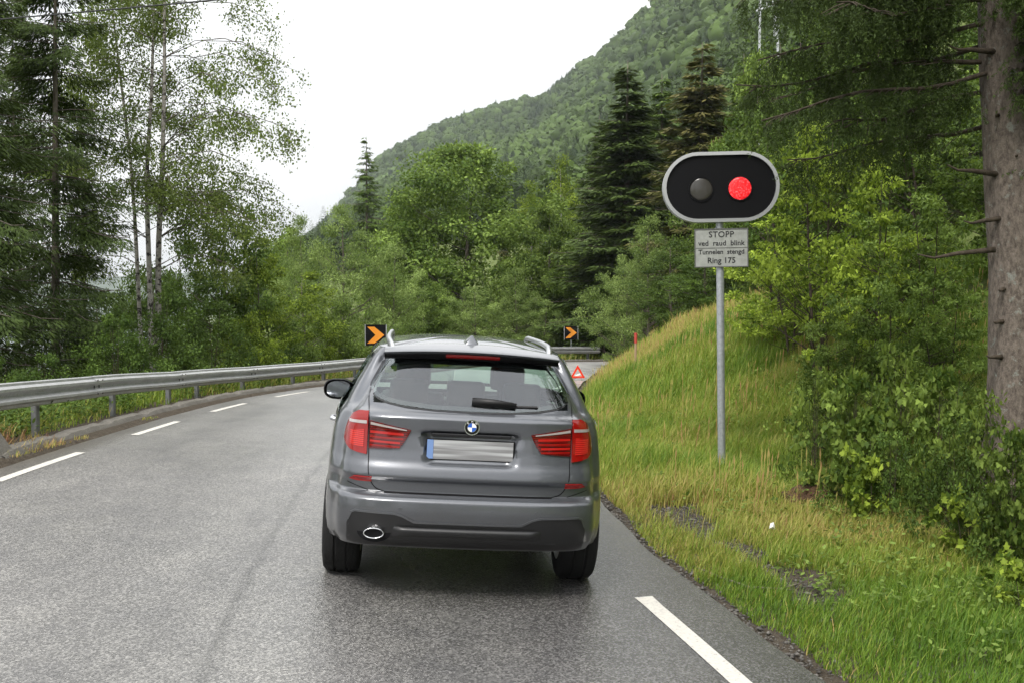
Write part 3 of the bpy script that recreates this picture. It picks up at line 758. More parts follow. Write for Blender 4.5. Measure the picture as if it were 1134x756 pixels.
def patch(x0, x1, zt, zb, nx_, nz_, off, th, xfun=None, shrink=None, depthf=None):
    """thin solid panel lying on the rear surface between z=zb(x) and z=zt(x)"""
    front = []; back = []
    for i in range(nz_ + 1):
        rf = []; rb = []
        for j in range(nx_ + 1):
            x = x0 + (x1 - x0) * j / nx_; a, b = zt(x), zb(x); z = b + (a - b) * i / nz_
            y = surf_x(x, z) + (depthf(x, z) if depthf else 0)
            e = .004; yx = surf_x(x + (e if x > 0 else -e), z); dyx = (yx - surf_x(x, z)) / e * (1 if x > 0 else -1)
            dyz = (surf_x(x, z + e) - surf_x(x, z - e)) / (2 * e)
            nrm = Vector((dyx, -1, dyz)).normalized()
            p = Vector((x, y, z)); rf.append(p + nrm * off); rb.append(p + nrm * (off - th))
        front.append(rf); back.append(rb)
    mb = MB(); mb.grid(front); mb.grid([r[::-1] for r in back])
    for A, B in ((front[0], back[0]), (front[-1], back[-1])): mb.grid([A, B])
    mb.grid([[r[0] for r in front], [r[0] for r in back]]); mb.grid([[r[-1] for r in front], [r[-1] for r in back]])
    return mb
def lin(*pts):
    xs = [p[0] for p in pts]; zs = [p[1] for p in pts]; o = sorted(zip(xs, zs)); xs = [a for a, b in o]; zs = [b for a, b in o]
    return lambda x: float(np.interp(x, xs, zs))
def sym(f): return lambda x: f(abs(x))

# rear glass: black frit frame on the shell, then the pane
rg_bot = curve1([0, .2, .4, .52, .60, .645], [1.206, 1.209, 1.222, 1.238, 1.262, 1.31]); rg_top = curve1([0, .3, .5, .56, .60, .645], [1.512, 1.51, 1.50, 1.49, 1.42, 1.33])
gp = patch(-.642, .642, sym(lambda x: float(rg_top(x))), sym(lambda x: float(rg_bot(x))), 40, 14, .006, .005); gp.build('rear_window', glass, car, smooth=True, angle=40)
def strip(pts_xz, wd, off, th=.004, depthf=None):
    """narrow band following a line on the rear surface"""
    mb = MB(); P = []
    for i, (x, z) in enumerate(pts_xz):
        a = pts_xz[max(i - 1, 0)]; b = pts_xz[min(i + 1, len(pts_xz) - 1)]; t = Vector((b[0] - a[0], 0, b[1] - a[1])); t = t.normalized()
        nx1, nz1 = -t.z, t.x; row = []
        for u in (-.5, .5):
            xx, zz_ = x + nx1 * wd * u, z + nz1 * wd * u; yy = surf_x(xx, zz_) + (depthf(xx, zz_) if depthf else 0)
            row.append((xx, yy - off, zz_))
        row = [(row[0][0], row[0][1] + th, row[0][2]), row[0], row[1], (row[1][0], row[1][1] + th, row[1][2])]
        P.append(row)
    mb.grid(P); return mb
xs_ = np.linspace(-.640, .640, 61)
loop = [(x, float(rg_bot(abs(x))) + .012) for x in xs_] + [(x, float(rg_top(abs(x))) - .012) for x in xs_[::-1]]
loop.append(loop[0]); strip(loop, .034, .0045, .006).build('window_surround', gloss_black, car, smooth=False)
loop2 = [(x * 1.004, float(rg_bot(abs(x))) - .004) for x in xs_]
strip(loop2, .006, .004).build('window_seal', trim, car)

# panel gaps
def gap(pts, wd=.006, off=.0015): return strip(pts, wd, off, .003)
def dense(pts, n=14):
    o = []
    for a, b in zip(pts[:-1], pts[1:]):
        for k in range(n): o.append((a[0] + (b[0] - a[0]) * k / n, a[1] + (b[1] - a[1]) * k / n))
    return o + [pts[-1]]
mbg = MB()
for s_ in (-1, 1):
    pts = [(.652, 1.30), (.655, 1.25), (.645, 1.18), (.637, 1.06), (.632, .92), (.628, .82), (.610, .755), (.575, .715), (.52, .698)]
    pts = catmull(pts, 5); g = gap([(s_ * a, b) for a, b in pts]); mbg.add(g.v, g.f)
g = gap([(x, .697 - .0 * x) for x in np.linspace(-.525, .525, 40)], .010); mbg.add(g.v, g.f)
for s_ in (-1, 1):
    g = gap([(s_ * x, .70 + .045 * (x - .62) / .16) for x in np.linspace(.625, .76, 8)], .005); mbg.add(g.v, g.f)
mbg.build('panel_gap', black_m, car, fix=False)

# tail lights
for s_ in (-1, 1):
    root = empty('tail_light'); root.parent = car
    def F_(f): return lambda x: f(abs(x))
    def mk_patch(xa, xb, zt, zb, off, th, name, mat, nxp=14, nzp=10):
        a, b = (xa, xb) if s_ > 0 else (-xb, -xa)
        return patch(a, b, F_(zt), F_(zb), nxp, nzp, off, th).build(name, mat, root, smooth=True, angle=35)
    ozt = lin((.640, 1.178), (.70, 1.176), (.74, 1.155), (.768, 1.10), (.785, 1.04), (.789, 1.0)); ozb = lin((.640, .920), (.70, .927), (.745, .940), (.772, .965), (.785, .99), (.789, .998))
    mk_patch(.642, .7885, ozt, ozb, .012, .030, 'outer_lens', lens_red)
    izt = lin((.375, 1.088), (.44, 1.098), (.55, 1.118), (.632, 1.132)); izb = lin((.375, 1.086), (.40, 1.03), (.43, .985), (.455, .968), (.50, .962), (.632, .958))
    mk_patch(.376, .630, izt, izb, .012, .030, 'inner_lens', lens_dark)
    # clear bar across the top
    mk_patch(.648, .755, lin((.645, 1.128), (.755, 1.120)), lin((.645, 1.108), (.755, 1.103)), .0155, .006, 'clear_bar', lens_clear, 8, 2)
    mk_patch(.402, .624, lin((.402, 1.086), (.624, 1.122)), lin((.402, 1.079), (.624, 1.106)), .0155, .006, 'clear_bar', lens_clear, 10, 2)
    # ribs in alternating reds
    for q, (za, zc) in enumerate(((1.05, 1.065), (1.022, 1.034), (.996, 1.008), (.972, .982))):
        mk_patch(.44 if q > 1 else .42, .624, lin((.4, zc - .004), (.63, zc + .004)), lin((.4, za - .004), (.63, za + .004)), .0148, .004, 'light_rib', lens_red if q % 2 else refl_red, 8, 1)
    mk_patch(.662, .745, lin((.66, 1.07), (.75, 1.06)), lin((.66, .962), (.75, .972)), .0150, .005, 'bright_core', lens_bright, 8, 4)  # core in a brighter red lens colour, without emission
    # lower bumper reflector
    a, b = (.605, .745) if s_ > 0 else (-.745, -.605)
    patch(a, b, F_(lin((.605, .790), (.72, .787), (.745, .765))), F_(lin((.605, .755), (.70, .755), (.745, .762))), 10, 3, .005, .02).build('bumper_reflector', refl_red, car, smooth=True, angle=35)

# plate, frame, emblem
yb = surf_x(0, .975) + .045
mb = MB(); mb.box((0, yb - .014, .972), (.556, .012, .132)); mb.build('plate_frame', black_m, car, bevel=.004)
mb = MB(); mb.box((.018, yb - .0215, .972), (.500, .004, .120)); np_ = mb.build('number_plate', plate_m, car, bevel=.001)
mb = MB(); mb.box((-.253, yb - .0217, .972), (.040, .004, .120)); mb.build('country_band', plate_blue, np_, bevel=.001)
mb = MB(); mb.box((0, yb - .016, 1.066), (.50, .05, .022)); mb.build('plate_light_bar', gloss_black, car, bevel=.005)
blue_m = material('emblem_blue', (.02, .10, .45), .2, coat=1); ew = material('emblem_white', (.8, .8, .8), .2, coat=1)
em = empty('emblem'); em.parent = car; ey = surf_x(0, 1.118); em.location = (0, ey - .002, 1.120); em.rotation_euler = (R_(-3), 0, 0)
def disc(r0, r1, y, a0=0, a1=2 * math.pi, n=32):
    mb = MB(); P = [[(r * math.cos(a0 + (a1 - a0) * j / n), yy, r * math.sin(a0 + (a1 - a0) * j / n)) for j in range(n + 1)] for r, yy in ((r0, y), (r1, y), (r1, y + .006))]
    mb.grid(P); return mb
disc(.043, .0485, -.012).build('chrome_ring', chrome, em, fix=False); disc(.0, .044, -.009).build('black_disc', gloss_black, em, fix=False)
disc(.027, .029, -.0112).build('inner_ring', chrome, em, fix=False)
for k_, m_ in enumerate((ew, blue_m, ew, blue_m)): disc(0, .0275, -.0105, math.pi / 2 * k_, math.pi / 2 * (k_ + 1), 8).build('quadrant', m_, em, fix=False)
for ch, ang in (('B', 45), ('M', 0), ('W', -45)):
    t_ = text_mesh('letter', ch, .017, (-.0355 * math.sin(R_(ang)), -.0105, .0355 * math.cos(R_(ang))), ew, em, ext=.0005); t_.rotation_euler = (0, R_(-ang), 0)

# wiper
mb = MB(); yy = surf_x(0, 1.235) - .03
def gsurf(x, z, o): return (x, surf_x(x, z) - o, z + o * .8)
mb.tube([gsurf(.0, 1.262, .012), gsurf(.14, 1.256, .02), gsurf(.28, 1.245, .02)], [.026, .020, .012], 8)
mb.build('wiper_arm', trim, car, smooth=True)
mb = MB(); mb.tube([gsurf(.02, 1.246, .008), gsurf(.2, 1.243, .008), gsurf(.42, 1.244, .008)], .009, 6)
wp = mb.build('wiper_blade', trim, car)

# spoiler with brake light
mb = MB(); P = []
for j in range(33):
    x = -.572 + 1.144 * j / 32; u = abs(x) / .572; ye = .335 + .08 * u ** 3; zt = 1.585 - .028 * u ** 2.2; 
    yr = .60; zr2 = 1.612 - .045 * u ** 2.2
    P.append([(x, yr, zr2 - .0), (x, .48, zr2 - .004), (x, ye + .06, zt), (x, ye + .012, zt - .006), (x, ye, zt - .014), (x, ye + .006, zt - .024), (x, ye + .028, zt - .030)])
mb.grid(P); mb.build('spoiler', paint, car, smooth=True, fix=False, angle=60)
mb = MB(); P = []
for j in range(33):
    x = -.572 + 1.144 * j / 32; u = abs(x) / .572; ye = .335 + .08 * u ** 3; zt = 1.585 - .028 * u ** 2.2
    P.append([(x, ye + .028, zt - .030), (x, ye + .032, zt - .062 + .012 * u), (x, ye + .07, zt - .075 + .014 * u), (x, .46, 1.515)])
mb.grid(P); mb.build('spoiler_underside', black_m, car, smooth=True, fix=False)
mb = MB(); P = []
for j in range(13):
    x = -.175 + .35 * j / 12; u = abs(x) / .60; ye = .335 + .08 * u ** 3; zt = 1.585 - .028 * u ** 2.2
    P.append([(x, ye + .020, zt - .033), (x, ye + .022, zt - .056), (x, ye + .05, zt - .057)])
mb.grid(P); mb.build('brake_light', lens_red, car, smooth=True, fix=False)

# roof antenna
mb = MB(); mb.add([(-.045, .56, 1.606), (.045, .56, 1.606), (.05, .74, 1.616), (-.05, .74, 1.616), (-.006, .60, 1.668), (.006, .60, 1.668), (.008, .64, 1.665), (-.008, .64, 1.665)],
   [(0, 3, 2, 1), (0, 1, 5, 4), (1, 2, 6, 5), (2, 3, 7, 6), (3, 0, 4, 7), (4, 5, 6, 7)]); mb.build('antenna_fin', paint, car, bevel=.004, smooth=True, angle=40)
# roof rails
for s_ in (-1, 1):
    P = [(s_ * .520, .58, 1.555), (s_ * .530, .66, 1.577), (s_ * .542, .78, 1.590), (s_ * .555, .95, 1.599), (s_ * .562, 1.4, 1.604), (s_ * .56, 2.0, 1.598), (s_ * .56, 2.4, 1.59), (s_ * .555, 2.5, 1.56)]
    mb = MB(); P = [tuple(q) for q in catmull(P, 5)]; mb.tube(P, [.020 + .004 * math.sin(i) * 0 for i in range(len(P))], 8); mb.build('roof_rail', silver, car, smooth=True)
# side window panes
for s_ in (-1, 1):
    mb = MB(); P = []
    for i in range(9):
        z = 1.118 + (1.512 - 1.118) * i / 8; row = []
        y0, y1 = .56 + (z - 1.13) * .52, 3.42 - (z - 1.13) * 2.2
        for j in range(25):
            y = y0 + (y1 - y0) * j / 24; row.append((s_ * (surf_y(y, z) + .006), y, z))
        P.append(row)
    mb.grid(P); mb.build('side_window', glass, car, smooth=True, fix=False)
    mb = MB(); P = []
    for (zz0, zz1) in ((1.105, 1.140), (1.49, 1.518)):
        P = []
        for j in range(30):
            t = j / 29; row = []
            for z in (zz0, zz1):
                y0, y1 = .54 + (z - 1.13) * .50, 3.45 - (z - 1.13) * 2.2; y = y0 + (y1 - y0) * t; row.append((s_ * (surf_y(y, z) + .010), y, z))
            P.append(row)
        mb.grid(P)
    for yc in (1.62, 2.40):
        mb.grid([[(s_ * (surf_y(y, z) + .010), y, z) for y in (yc - .04, yc + .05)] for z in (1.12, 1.25, 1.38, 1.51)])
    mb.build('window_trim', gloss_black, car, smooth=True, fix=False)
# windscreen
mb = MB(); P = []
for i in range(7):
    z = 1.04 + .50 * i / 6; p = plan(z); m = len(p); seg = p[int(m * .80):]; P.append([(q[0], q[1] + .006, z) for q in seg] + [(-q[0], q[1] + .006, z) for q in seg[-2::-1]])
mb.grid(P); mb.build('windscreen', glass, car, smooth=True, fix=False)

# rear diffuser insert
diff_m = material('diffuser_grey', (.011, .011, .012), .38)
dt = sym(lin((0, .525), (.33, .525), (.40, .560), (.45, .575), (.70, .580), (.735, .560), (.745, .50))); db = sym(lin((0, .358), (.70, .358), (.745, .37)))
patch(-.745, .745, dt, db, 60, 6, .004, .02)  .build('diffuser', diff_m, car, smooth=True, angle=30)
g = strip([(x, dt(x) + .004) for x in np.linspace(-.742, .742, 70)], .012, .010, .012); g.build('diffuser_edge', paint, car)
mb = MB(); 
P = []
for j in range(41):
    x = -.46 + .92 * j / 40; y = surf_x(x, .49); e = min(1, (.46 - abs(x)) / .05)
    P.append([(x, y + .0, .500), (x, y - .030 * e, .492), (x, y - .034 * e, .470), (x, y + .0, .44)])
mb.grid(P); mb.build('diffuser_lip', diff_m, car, smooth=True, fix=False)
# exhaust
mb = MB(); n = 28; P = []
for (rx, rz, yy) in ((.054, .027, .04), (.064, .034, -.010), (.063, .033, -.016), (.057, .028, -.014), (.054, .026, .05)):
    P.append([(-.575 + rx * math.cos(2 * math.pi * j / n), yy, .452 + rz * math.sin(2 * math.pi * j / n)) for j in range(n + 1)])
mb.grid(P); ex = mb.build('exhaust_tip', chrome, car, smooth=True, fix=False)
mb = MB(); n = 20; mb.add([(-.575, .0, .452)] + [(-.575 + .059 * math.cos(2 * math.pi * j / n), .0, .452 + .029 * math.sin(2 * math.pi * j / n)) for j in range(n)], [(0, 1 + j, 1 + (j + 1) % n) for j in range(n)])
mb.build('exhaust_bore', black_m, ex, fix=False)
mb = MB(); mb.add([(-.575 + rx * math.cos(2 * math.pi * j / n), surf_x(-.575 + rx * math.cos(2 * math.pi * j / n), .452) - oo_, .452 + rz * math.sin(2 * math.pi * j / n)) for rx, rz, oo_ in ((.105, .062, .0045), (.001, .001, .006)) for j in range(n)],
    [(j, (j + 1) % n, n + (j + 1) % n, n + j) for j in range(n)]); mb.build('exhaust_cutout', black_m, car, fix=False)
mb = MB(); mb.box((-.12, .35, .37), (.42, .22, .09)); mb.build('silencer', material('rusty_silencer', (.12, .10, .085), .7, metal=.3), car, bevel=.02)
mb = MB(); mb.tube([(.05, .22, .40), (.14, .20, .375), (.20, .20, .372), (.30, .22, .40)], .014, 8); mb.build('tow_eye', trim, car, smooth=True)
# parking sensors
for x in (-.42, -.15, .15, .42):
    mb = MB(); y = surf_x(x, .61); mb.tube([(x, y + .01, .61), (x, y - .002, .61)], .011, 12); mb.build('parking_sensor', paint, car)

# wheels
rimm = material('alloy', (.45, .46, .47), .3, metal=.9)
for wx_, wy_ in ((-1, .86), (1, .86), (-1, 3.67), (1, 3.67)):
    wr_ = empty('wheel', (wx_ * .80, wy_, .37)); wr_.parent = car
    mb = MB(); n = 48; pr = [(-.122, .24), (-.128, .30), (-.120, .345), (-.100, .364), (-.05, .370), (-.045, .361), (-.035, .361), (-.03, .370), (.03, .370), (.035, .361), (.045, .361), (.05, .370), (.100, .364), (.120, .345), (.128, .30), (.122, .24)]
    P = [[(a, r * math.cos(2 * math.pi * j / n), r * math.sin(2 * math.pi * j / n)) for j in range(n + 1)] for a, r in pr]; mb.grid(P)
    mb.build('tyre', rubber, wr_, smooth=True, fix=False, angle=40)
    mb = MB(); P = [[(a * wx_, r * math.cos(2 * math.pi * j / n), r * math.sin(2 * math.pi * j / n)) for j in range(n + 1)] for a, r in ((-.12, .24), (-.11, .20), (.02, .20), (.10, .235), (.12, .243))]
    mb.grid(P)
    for k_ in range(5):
        a = 2 * math.pi * k_ / 5
        for da in (-.12, .12):
            d = Vector((0, math.cos(a + da), math.sin(a + da))); mb.tube([Vector((wx_ * .09, 0, 0)) + d * .04, Vector((wx_ * .10, 0, 0)) + d * .23], .016, 5)
    mb.tube([(wx_ * .05, 0, 0), (wx_ * .105, 0, 0)], .06, 12); mb.build('rim', rimm, wr_, smooth=True, fix=False, angle=40)
# inner arches
for s_ in (-1, 1):
    for wy_ in (.86, 3.67):
        mb = MB()
        P = [[(s_ * xx, wy_ + .43 * math.cos(math.pi * j / 16), .37 + .43 * math.sin(math.pi * j / 16)) for j in range(17)] for xx in (.60, .86)]; mb.grid(P)
        n0 = [(s_ * .60, wy_ + .43 * math.cos(math.pi * j / 16), .37 + .43 * math.sin(math.pi * j / 16)) for j in range(17)]; mb.add(n0, [tuple(range(17))])
        mb.build('wheel_arch_liner', trim, car, fix=False)
# mirrors
for s_ in (-1, 1):
    mr2 = empty('wing_mirror', (s_ * .99, 2.72, 1.075)); mr2.parent = car
    mb = MB(); n = 24; P = []
    def sq(a, rx, rz): c, s2 = math.cos(a), math.sin(a); return (rx * abs(c) ** .75 * (1 if c > 0 else -1), rz * abs(s2) ** .8 * (1 if s2 > 0 else -1))
    for yy, k_ in ((-.045, .93), (-.04, 1.0), (.02, 1.0), (.07, .85), (.11, .55), (.125, .05)):
        P.append([(sq(2 * math.pi * j / n, .128 * k_, .088 * k_)[0], yy, sq(2 * math.pi * j / n, .128 * k_, .088 * k_)[1]) for j in range(n + 1)])
    mb.grid(P); mb.build('shell', gloss_black, mr2, smooth=True, fix=False, angle=50)
    mb = MB(); mb.add([(0, 0, 0)] + [(sq(2 * math.pi * j / n, .112, .074)[0], 0, sq(2 * math.pi * j / n, .112, .074)[1]) for j in range(n)], [(0, 1 + j, 1 + (j + 1) % n) for j in range(n)])
    g = mb.build('mirror_glass', material('mirror', (.8, .82, .85), .02, metal=1.0), mr2); g.location = (0, -.047, 0); g.rotation_euler = (R_(2), 0, R_(-s_ * 16))
    g.scale = (.93, 1, .93)
    mb = MB(); mb.tube([(-s_ * .06, .02, -.06), (-s_ * .20, .03, -.05)], [.028, .022], 8); mb.build('arm', gloss_black, mr2, smooth=True)
# door handles
for s_ in (-1, 1):
    for hy in (1.42, 2.35):
        x = surf_y(hy, .98); mb = MB(); mb.tube([(s_ * (x - .01), hy - .08, .98), (s_ * (x + .035), hy - .06, .985), (s_ * (x + .038), hy + .06, .985), (s_ * (x - .01), hy + .09, .98)], [.016, .016, .016, .014], 8)
        mb.build('door_handle', silver, car, smooth=True)
# seats
def seat(x, y, wd, hb, name):
    r0 = empty(name, (x, y, .50)); r0.parent = car
    mb = MB(); mb.box((0, .22, .06), (wd, .52, .16)); mb.box((0, -.06, .36), (wd, .13, .60), Matrix.Rotation(R_(14), 3, 'X')); mb.build('backrest', seat_m, r0, bevel=.045, smooth=True, angle=50)
    mb = MB(); mb.box((0, -.14, .36 + hb), (min(.27, wd), .10, .19)); mb.tube([(-.05, -.13, .60), (-.05, -.14, .36 + hb)], .007, 5); mb.tube([(.05, -.13, .60), (.05, -.14, .36 + hb)], .007, 5)
    mb.build('headrest', seat_m, r0, bevel=.03, smooth=True, angle=50)
seat(-.37, 2.10, .50, .43, 'front_seat'); seat(.37, 2.10, .50, .43, 'front_seat')
for x in (-.40, 0, .40): seat(x, 1.20, .40, .37, 'rear_seat')
mb = MB(); mb.tube([(0, 2.75, 1.50), (0, 2.72, 1.46)], .01, 6); mb.box((0, 2.70, 1.44), (.22, .03, .06)); mb.build('interior_mirror', interior_m, car, bevel=.005)
mb = MB()
n = 24; mb2 = MB(); P = [[(-.37 + (.18 + .015 * math.cos(b)) * math.cos(2 * math.pi * j / n), 2.60 + .015 * math.sin(b) - .35 * .18 * math.sin(2 * math.pi * j / n), .98 + (.18 + .015 * math.cos(b)) * .9 * math.sin(2 * math.pi * j / n)) for j in range(n + 1)] for b in [k * math.pi / 3 for k in range(7)]]
mb2.grid(P); mb2.build('steering_wheel', interior_m, car, smooth=True)

# ------------------------------------------------------------------ vegetation
M_ = {}
M_['leaf_mid'] = foliage_mat('leaf_mid_green', (.055, .098, .018), (.195, .278, .062))
M_['leaf_grey'] = foliage_mat('leaf_grey_green', (.105, .165, .042), (.28, .37, .115))
M_['leaf_bright'] = foliage_mat('leaf_bright_green', (.060, .105, .014), (.33, .43, .058), transl=.45)
M_['leaf_bush'] = foliage_mat('leaf_bush', (.042, .078, .014), (.175, .245, .048), transl=.35)
M_['leaf_dark'] = foliage_mat('leaf_dark_green', (.036, .068, .014), (.090, .145, .028), transl=.25)
M_['leaf_birch'] = foliage_mat('leaf_birch', (.080, .120, .028), (.18, .235, .058), transl=.35)
M_['needle'] = foliage_mat('needle_dark', (.022, .038, .011), (.068, .102, .024), transl=.12, obvar=.18)
M_['needle_hang'] = foliage_mat('needle_hanging', (.015, .026, .009), (.052, .080, .020), transl=.12, obvar=.02)
M_['needle_mid'] = foliage_mat('needle_mid', (.036, .064, .014), (.11, .165, .036), transl=.15, obvar=.18)
M_['needle_brown'] = foliage_mat('needle_browning', (.040, .066, .018), (.125, .115, .040), transl=.15)
M_['bark'] = bark_mat('bark_brown', (.055, .045, .036), (.17, .145, .12))
M_['bark_birch'] = bark_mat('bark_birch', (.26, .235, .21), (.42, .40, .37), 5, .3, (1, 1, 2.5), patch=(7, .50, (.035, .03, .028)))
M_['bark_spruce'] = bark_mat('bark_spruce', (.060, .048, .040), (.25, .21, .175), 30, 1.0, (1, 1, .45), patch=(11, .58, (.24, .245, .215)))
M_['stem'] = bark_mat('stem_bark', (.035, .028, .02), (.10, .08, .06), 20)

def make_crown(r, centres, rad, per, lsize, mat, shape=DIAM, squash=.65, droop=.3, width=1.0, fold=0.0, shell=.5, name='crown'):
    n = len(centres); rad = np.broadcast_to(rad, n)
    c = np.repeat(centres, per, 0); R = np.repeat(rad, per); cv = np.repeat(r.rand(n) - .5, per)
    d = rand_dirs(r, n * per); u = (shell + (1 - shell) * r.rand(n * per)) * (r.rand(n * per) ** .25)
    P = c + d * (R * u)[:, None] * np.array([1, 1, squash])
    ax = d * .7 + rand_dirs(r, n * per) * .8; ax[:, 2] -= droop
    nm = rand_dirs(r, n * per) * .55 + d * .8; nm[:, 2] += .8
    sz = lsize * (.65 + .7 * r.rand(n * per))
    V, F = leaves(P, ax, nm, sz, shape, width, fold)
    k = len(shape); var = np.repeat(np.clip(.40 + .75 * cv + .38 * (r.rand(n * per) - .5) * 2, 0, 1), k)
    return fast_mesh(name, V, F, mat, {'var': var})

def trunk_mesh(r, H, tr, centres, frac=.5, wig=.04, mat=None, top=.92, stems=1, nseg=8, limb=.35):
    mb = MB()
    for st in range(stems):
        off = Vector(((r.rand() - .5) * .3 * (stems > 1), (r.rand() - .5) * .3 * (stems > 1), 0)); lean = Vector((r.normal() * .05, r.normal() * .05, 0)) * (1 if stems == 1 else 1.6)
        pts = []
        for i in range(nseg + 1):
            t = i / nseg; pts.append(off + Vector((math.sin(t * 5 + st) * wig * H * .3, math.cos(t * 4 + st) * wig * H * .3, 0)) * t + lean * H * t + Vector((0, 0, H * top * t - (.4 if i == 0 else 0))))
        mb.tube(pts, [tr * (1.25 if i == 0 else 1) * (1 - .88 * (i / nseg)) for i in range(nseg + 1)], 7)
        for c in centres:
            if r.rand() > frac / stems: continue
            c = Vector(c); h = max(.12 * H, c.z - .45 * math.hypot(c.x, c.y) - .1 * H * r.rand()); t = min(.95, h / (H * top)); i = min(int(t * nseg), nseg - 1); f = t * nseg - i
            a = pts[i].lerp(pts[i + 1], f); m = a.lerp(c, .5) + Vector((r.normal() * .05, r.normal() * .05, -.06)) * (c - a).length
            r0 = tr * (1 - .85 * t) * limb; mb.tube([a, m, c], [r0, r0 * .6, r0 * .25], 4, caps=False)
    me = bpy.data.meshes.new('trunk'); me.from_pydata(mb.v, [], mb.f); me.polygons.foreach_set('use_smooth', [True] * len(me.polygons)); me.materials.append(mat); return me

def env_points(r, n, H, W, base, prof, shell=.55, irregular=.18):
    """clump centres in a crown envelope. prof: list of (t, radius fraction)"""
    t = base + (1 - base) * r.rand(n * 3); ta = [a for a, b in prof]; tb = [b for a, b in prof]
    rad = np.interp((t - base) / (1 - base), ta, tb); keep = r.rand(n * 3) < (.15 + rad ** 1.3); t = t[keep][:n]; rad = rad[keep][:n]
    th = r.rand(len(t)) * 2 * math.pi; ph = r.rand(6) * 6.28
    lob = 1 + irregular * (np.sin(3 * th + ph[0] + 4 * t) + .7 * np.sin(5 * th + ph[1] - 7 * t))
    rr = rad * W / 2 * lob * (shell + (1 - shell) * r.rand(len(t))) * np.where(r.rand(len(t)) < .25, .5, 1)
    return np.column_stack([rr * np.cos(th), rr * np.sin(th), t * H])
ROUND = [(0, .35), (.15, .75), (.4, 1), (.65, .92), (.85, .62), (1, .18)]
TALL = [(0, .55), (.3, 1), (.6, .8), (.85, .42), (1, .08)]
BUSH = [(0, .8), (.3, 1), (.7, .8), (1, .25)]

PROTO = {}
def deciduous(key, seed, H, W, base, prof, nclump, per, crad, lsize, mat, bark, tr, shape=DIAM, shell=.55, frac=.4, stems=1, squash=.65, width=1.0, droop=.3, irregular=.18, cshell=.5, fold=0.0):
    r = rs(seed); c = env_points(r, nclump, H, W, base, prof, shell, irregular)
    rad = crad * (.6 + .8 * r.rand(len(c)))
    c[:, 2] = np.minimum(c[:, 2], H - rad * .5)
    PROTO[key] = (H, W, make_crown(r, c, rad, per, lsize, M_[mat], shape, squash, droop, width, fold, cshell), trunk_mesh(r, H, tr, c, frac, mat=M_[bark], stems=stems))

deciduous('ash', 1, 11.5, 10, .03, ROUND, 210, 210, .95, .19, 'leaf_mid', 'bark', .18, shell=.40, irregular=.15, frac=.15)
deciduous('ash2', 2, 10, 8, .03, ROUND, 160, 200, .85, .18, 'leaf_mid', 'bark', .16, shell=.42, irregular=.2, frac=.15)
deciduous('willow', 3, 8, 6.5, .03, TALL, 150, 190, .62, .13, 'leaf_grey', 'bark', .13, width=.6)
deciduous('willow2', 4, 7, 6, .02, ROUND, 130, 190, .62, .12, 'leaf_grey', 'bark', .12, width=.7)
deciduous('young', 5, 6, 3.6, .04, TALL, 90, 170, .42, .105, 'leaf_bright', 'bark', .07, irregular=.25)
deciduous('palebirch', 6, 10, 4.2, .05, TALL, 120, 170, .55, .13, 'leaf_bright', 'bark_birch', .12)
deciduous('darkoak', 7, 8.5, 5.0, .10, ROUND, 105, 170, .62, .13, 'leaf_dark', 'bark', .16, irregular=.3, cshell=.3)
deciduous('shrub', 8, 3.0, 3.4, .0, BUSH, 90, 150, .36, .085, 'leaf_mid', 'stem', .03, stems=3)
deciduous('darkshrub', 9, 3.0, 3.4, .0, BUSH, 90, 150, .36, .08, 'leaf_dark', 'stem', .03, stems=3)
deciduous('brightshrub', 10, 2.6, 3.0, .0, BUSH, 80, 150, .32, .085, 'leaf_bright', 'stem', .025, stems=3, irregular=.3)
# rowan saplings: airy, layered
deciduous('rowan', 11, 5.4, 4.2, .18, ROUND, 90, 85, .40, .115, 'leaf_bright', 'stem', .055, shape=OVAL, squash=.32, droop=.15, irregular=.35, frac=.9, stems=2)
deciduous('rowan2', 12, 5.0, 3.6, .12, TALL, 80, 85, .38, .11, 'leaf_bright', 'stem', .05, shape=OVAL, squash=.32, droop=.15, irregular=.35, frac=.9, stems=2)
deciduous('rowan_green', 23, 5.2, 4.0, .15, ROUND, 95, 85, .40, .115, 'leaf_mid', 'stem', .05, shape=OVAL, squash=.34, droop=.2, irregular=.35, frac=.9, stems=2)
deciduous('rowan_mid', 21, 6.5, 4.6, .12, ROUND, 110, 90, .46, .12, 'leaf_dark', 'stem', .06, shape=OVAL, squash=.35, droop=.2, irregular=.35, frac=.8, stems=2)
# near bushes with maple-like leaves
deciduous('maplebush', 13, 1.5, 1.7, .02, BUSH, 70, 34, .20, .085, 'leaf_bush', 'stem', .012, shape=LOBED, stems=4, frac=1.5, squash=.4, droop=.1, irregular=.3, fold=.15)
deciduous('maplebush2', 14, 1.3, 1.9, .02, BUSH, 64, 30, .20, .075, 'leaf_bush', 'stem', .010, shape=OVAL, stems=5, frac=1.6, squash=.5, droop=.1, irregular=.35, fold=.15)
deciduous('bramble', 15, 1.1, 1.9, .0, BUSH, 80, 60, .17, .045, 'leaf_dark', 'stem', .008, shape=OVAL, stems=6, frac=1.6, squash=.6, irregular=.35, fold=.2)
deciduous('sprig', 16, 1.0, .9, .05, TALL, 26, 18, .14, .085, 'leaf_bright', 'stem', .008, shape=LOBED, stems=2, frac=1.6, squash=.3, droop=.05, irregular=.4, fold=.15)

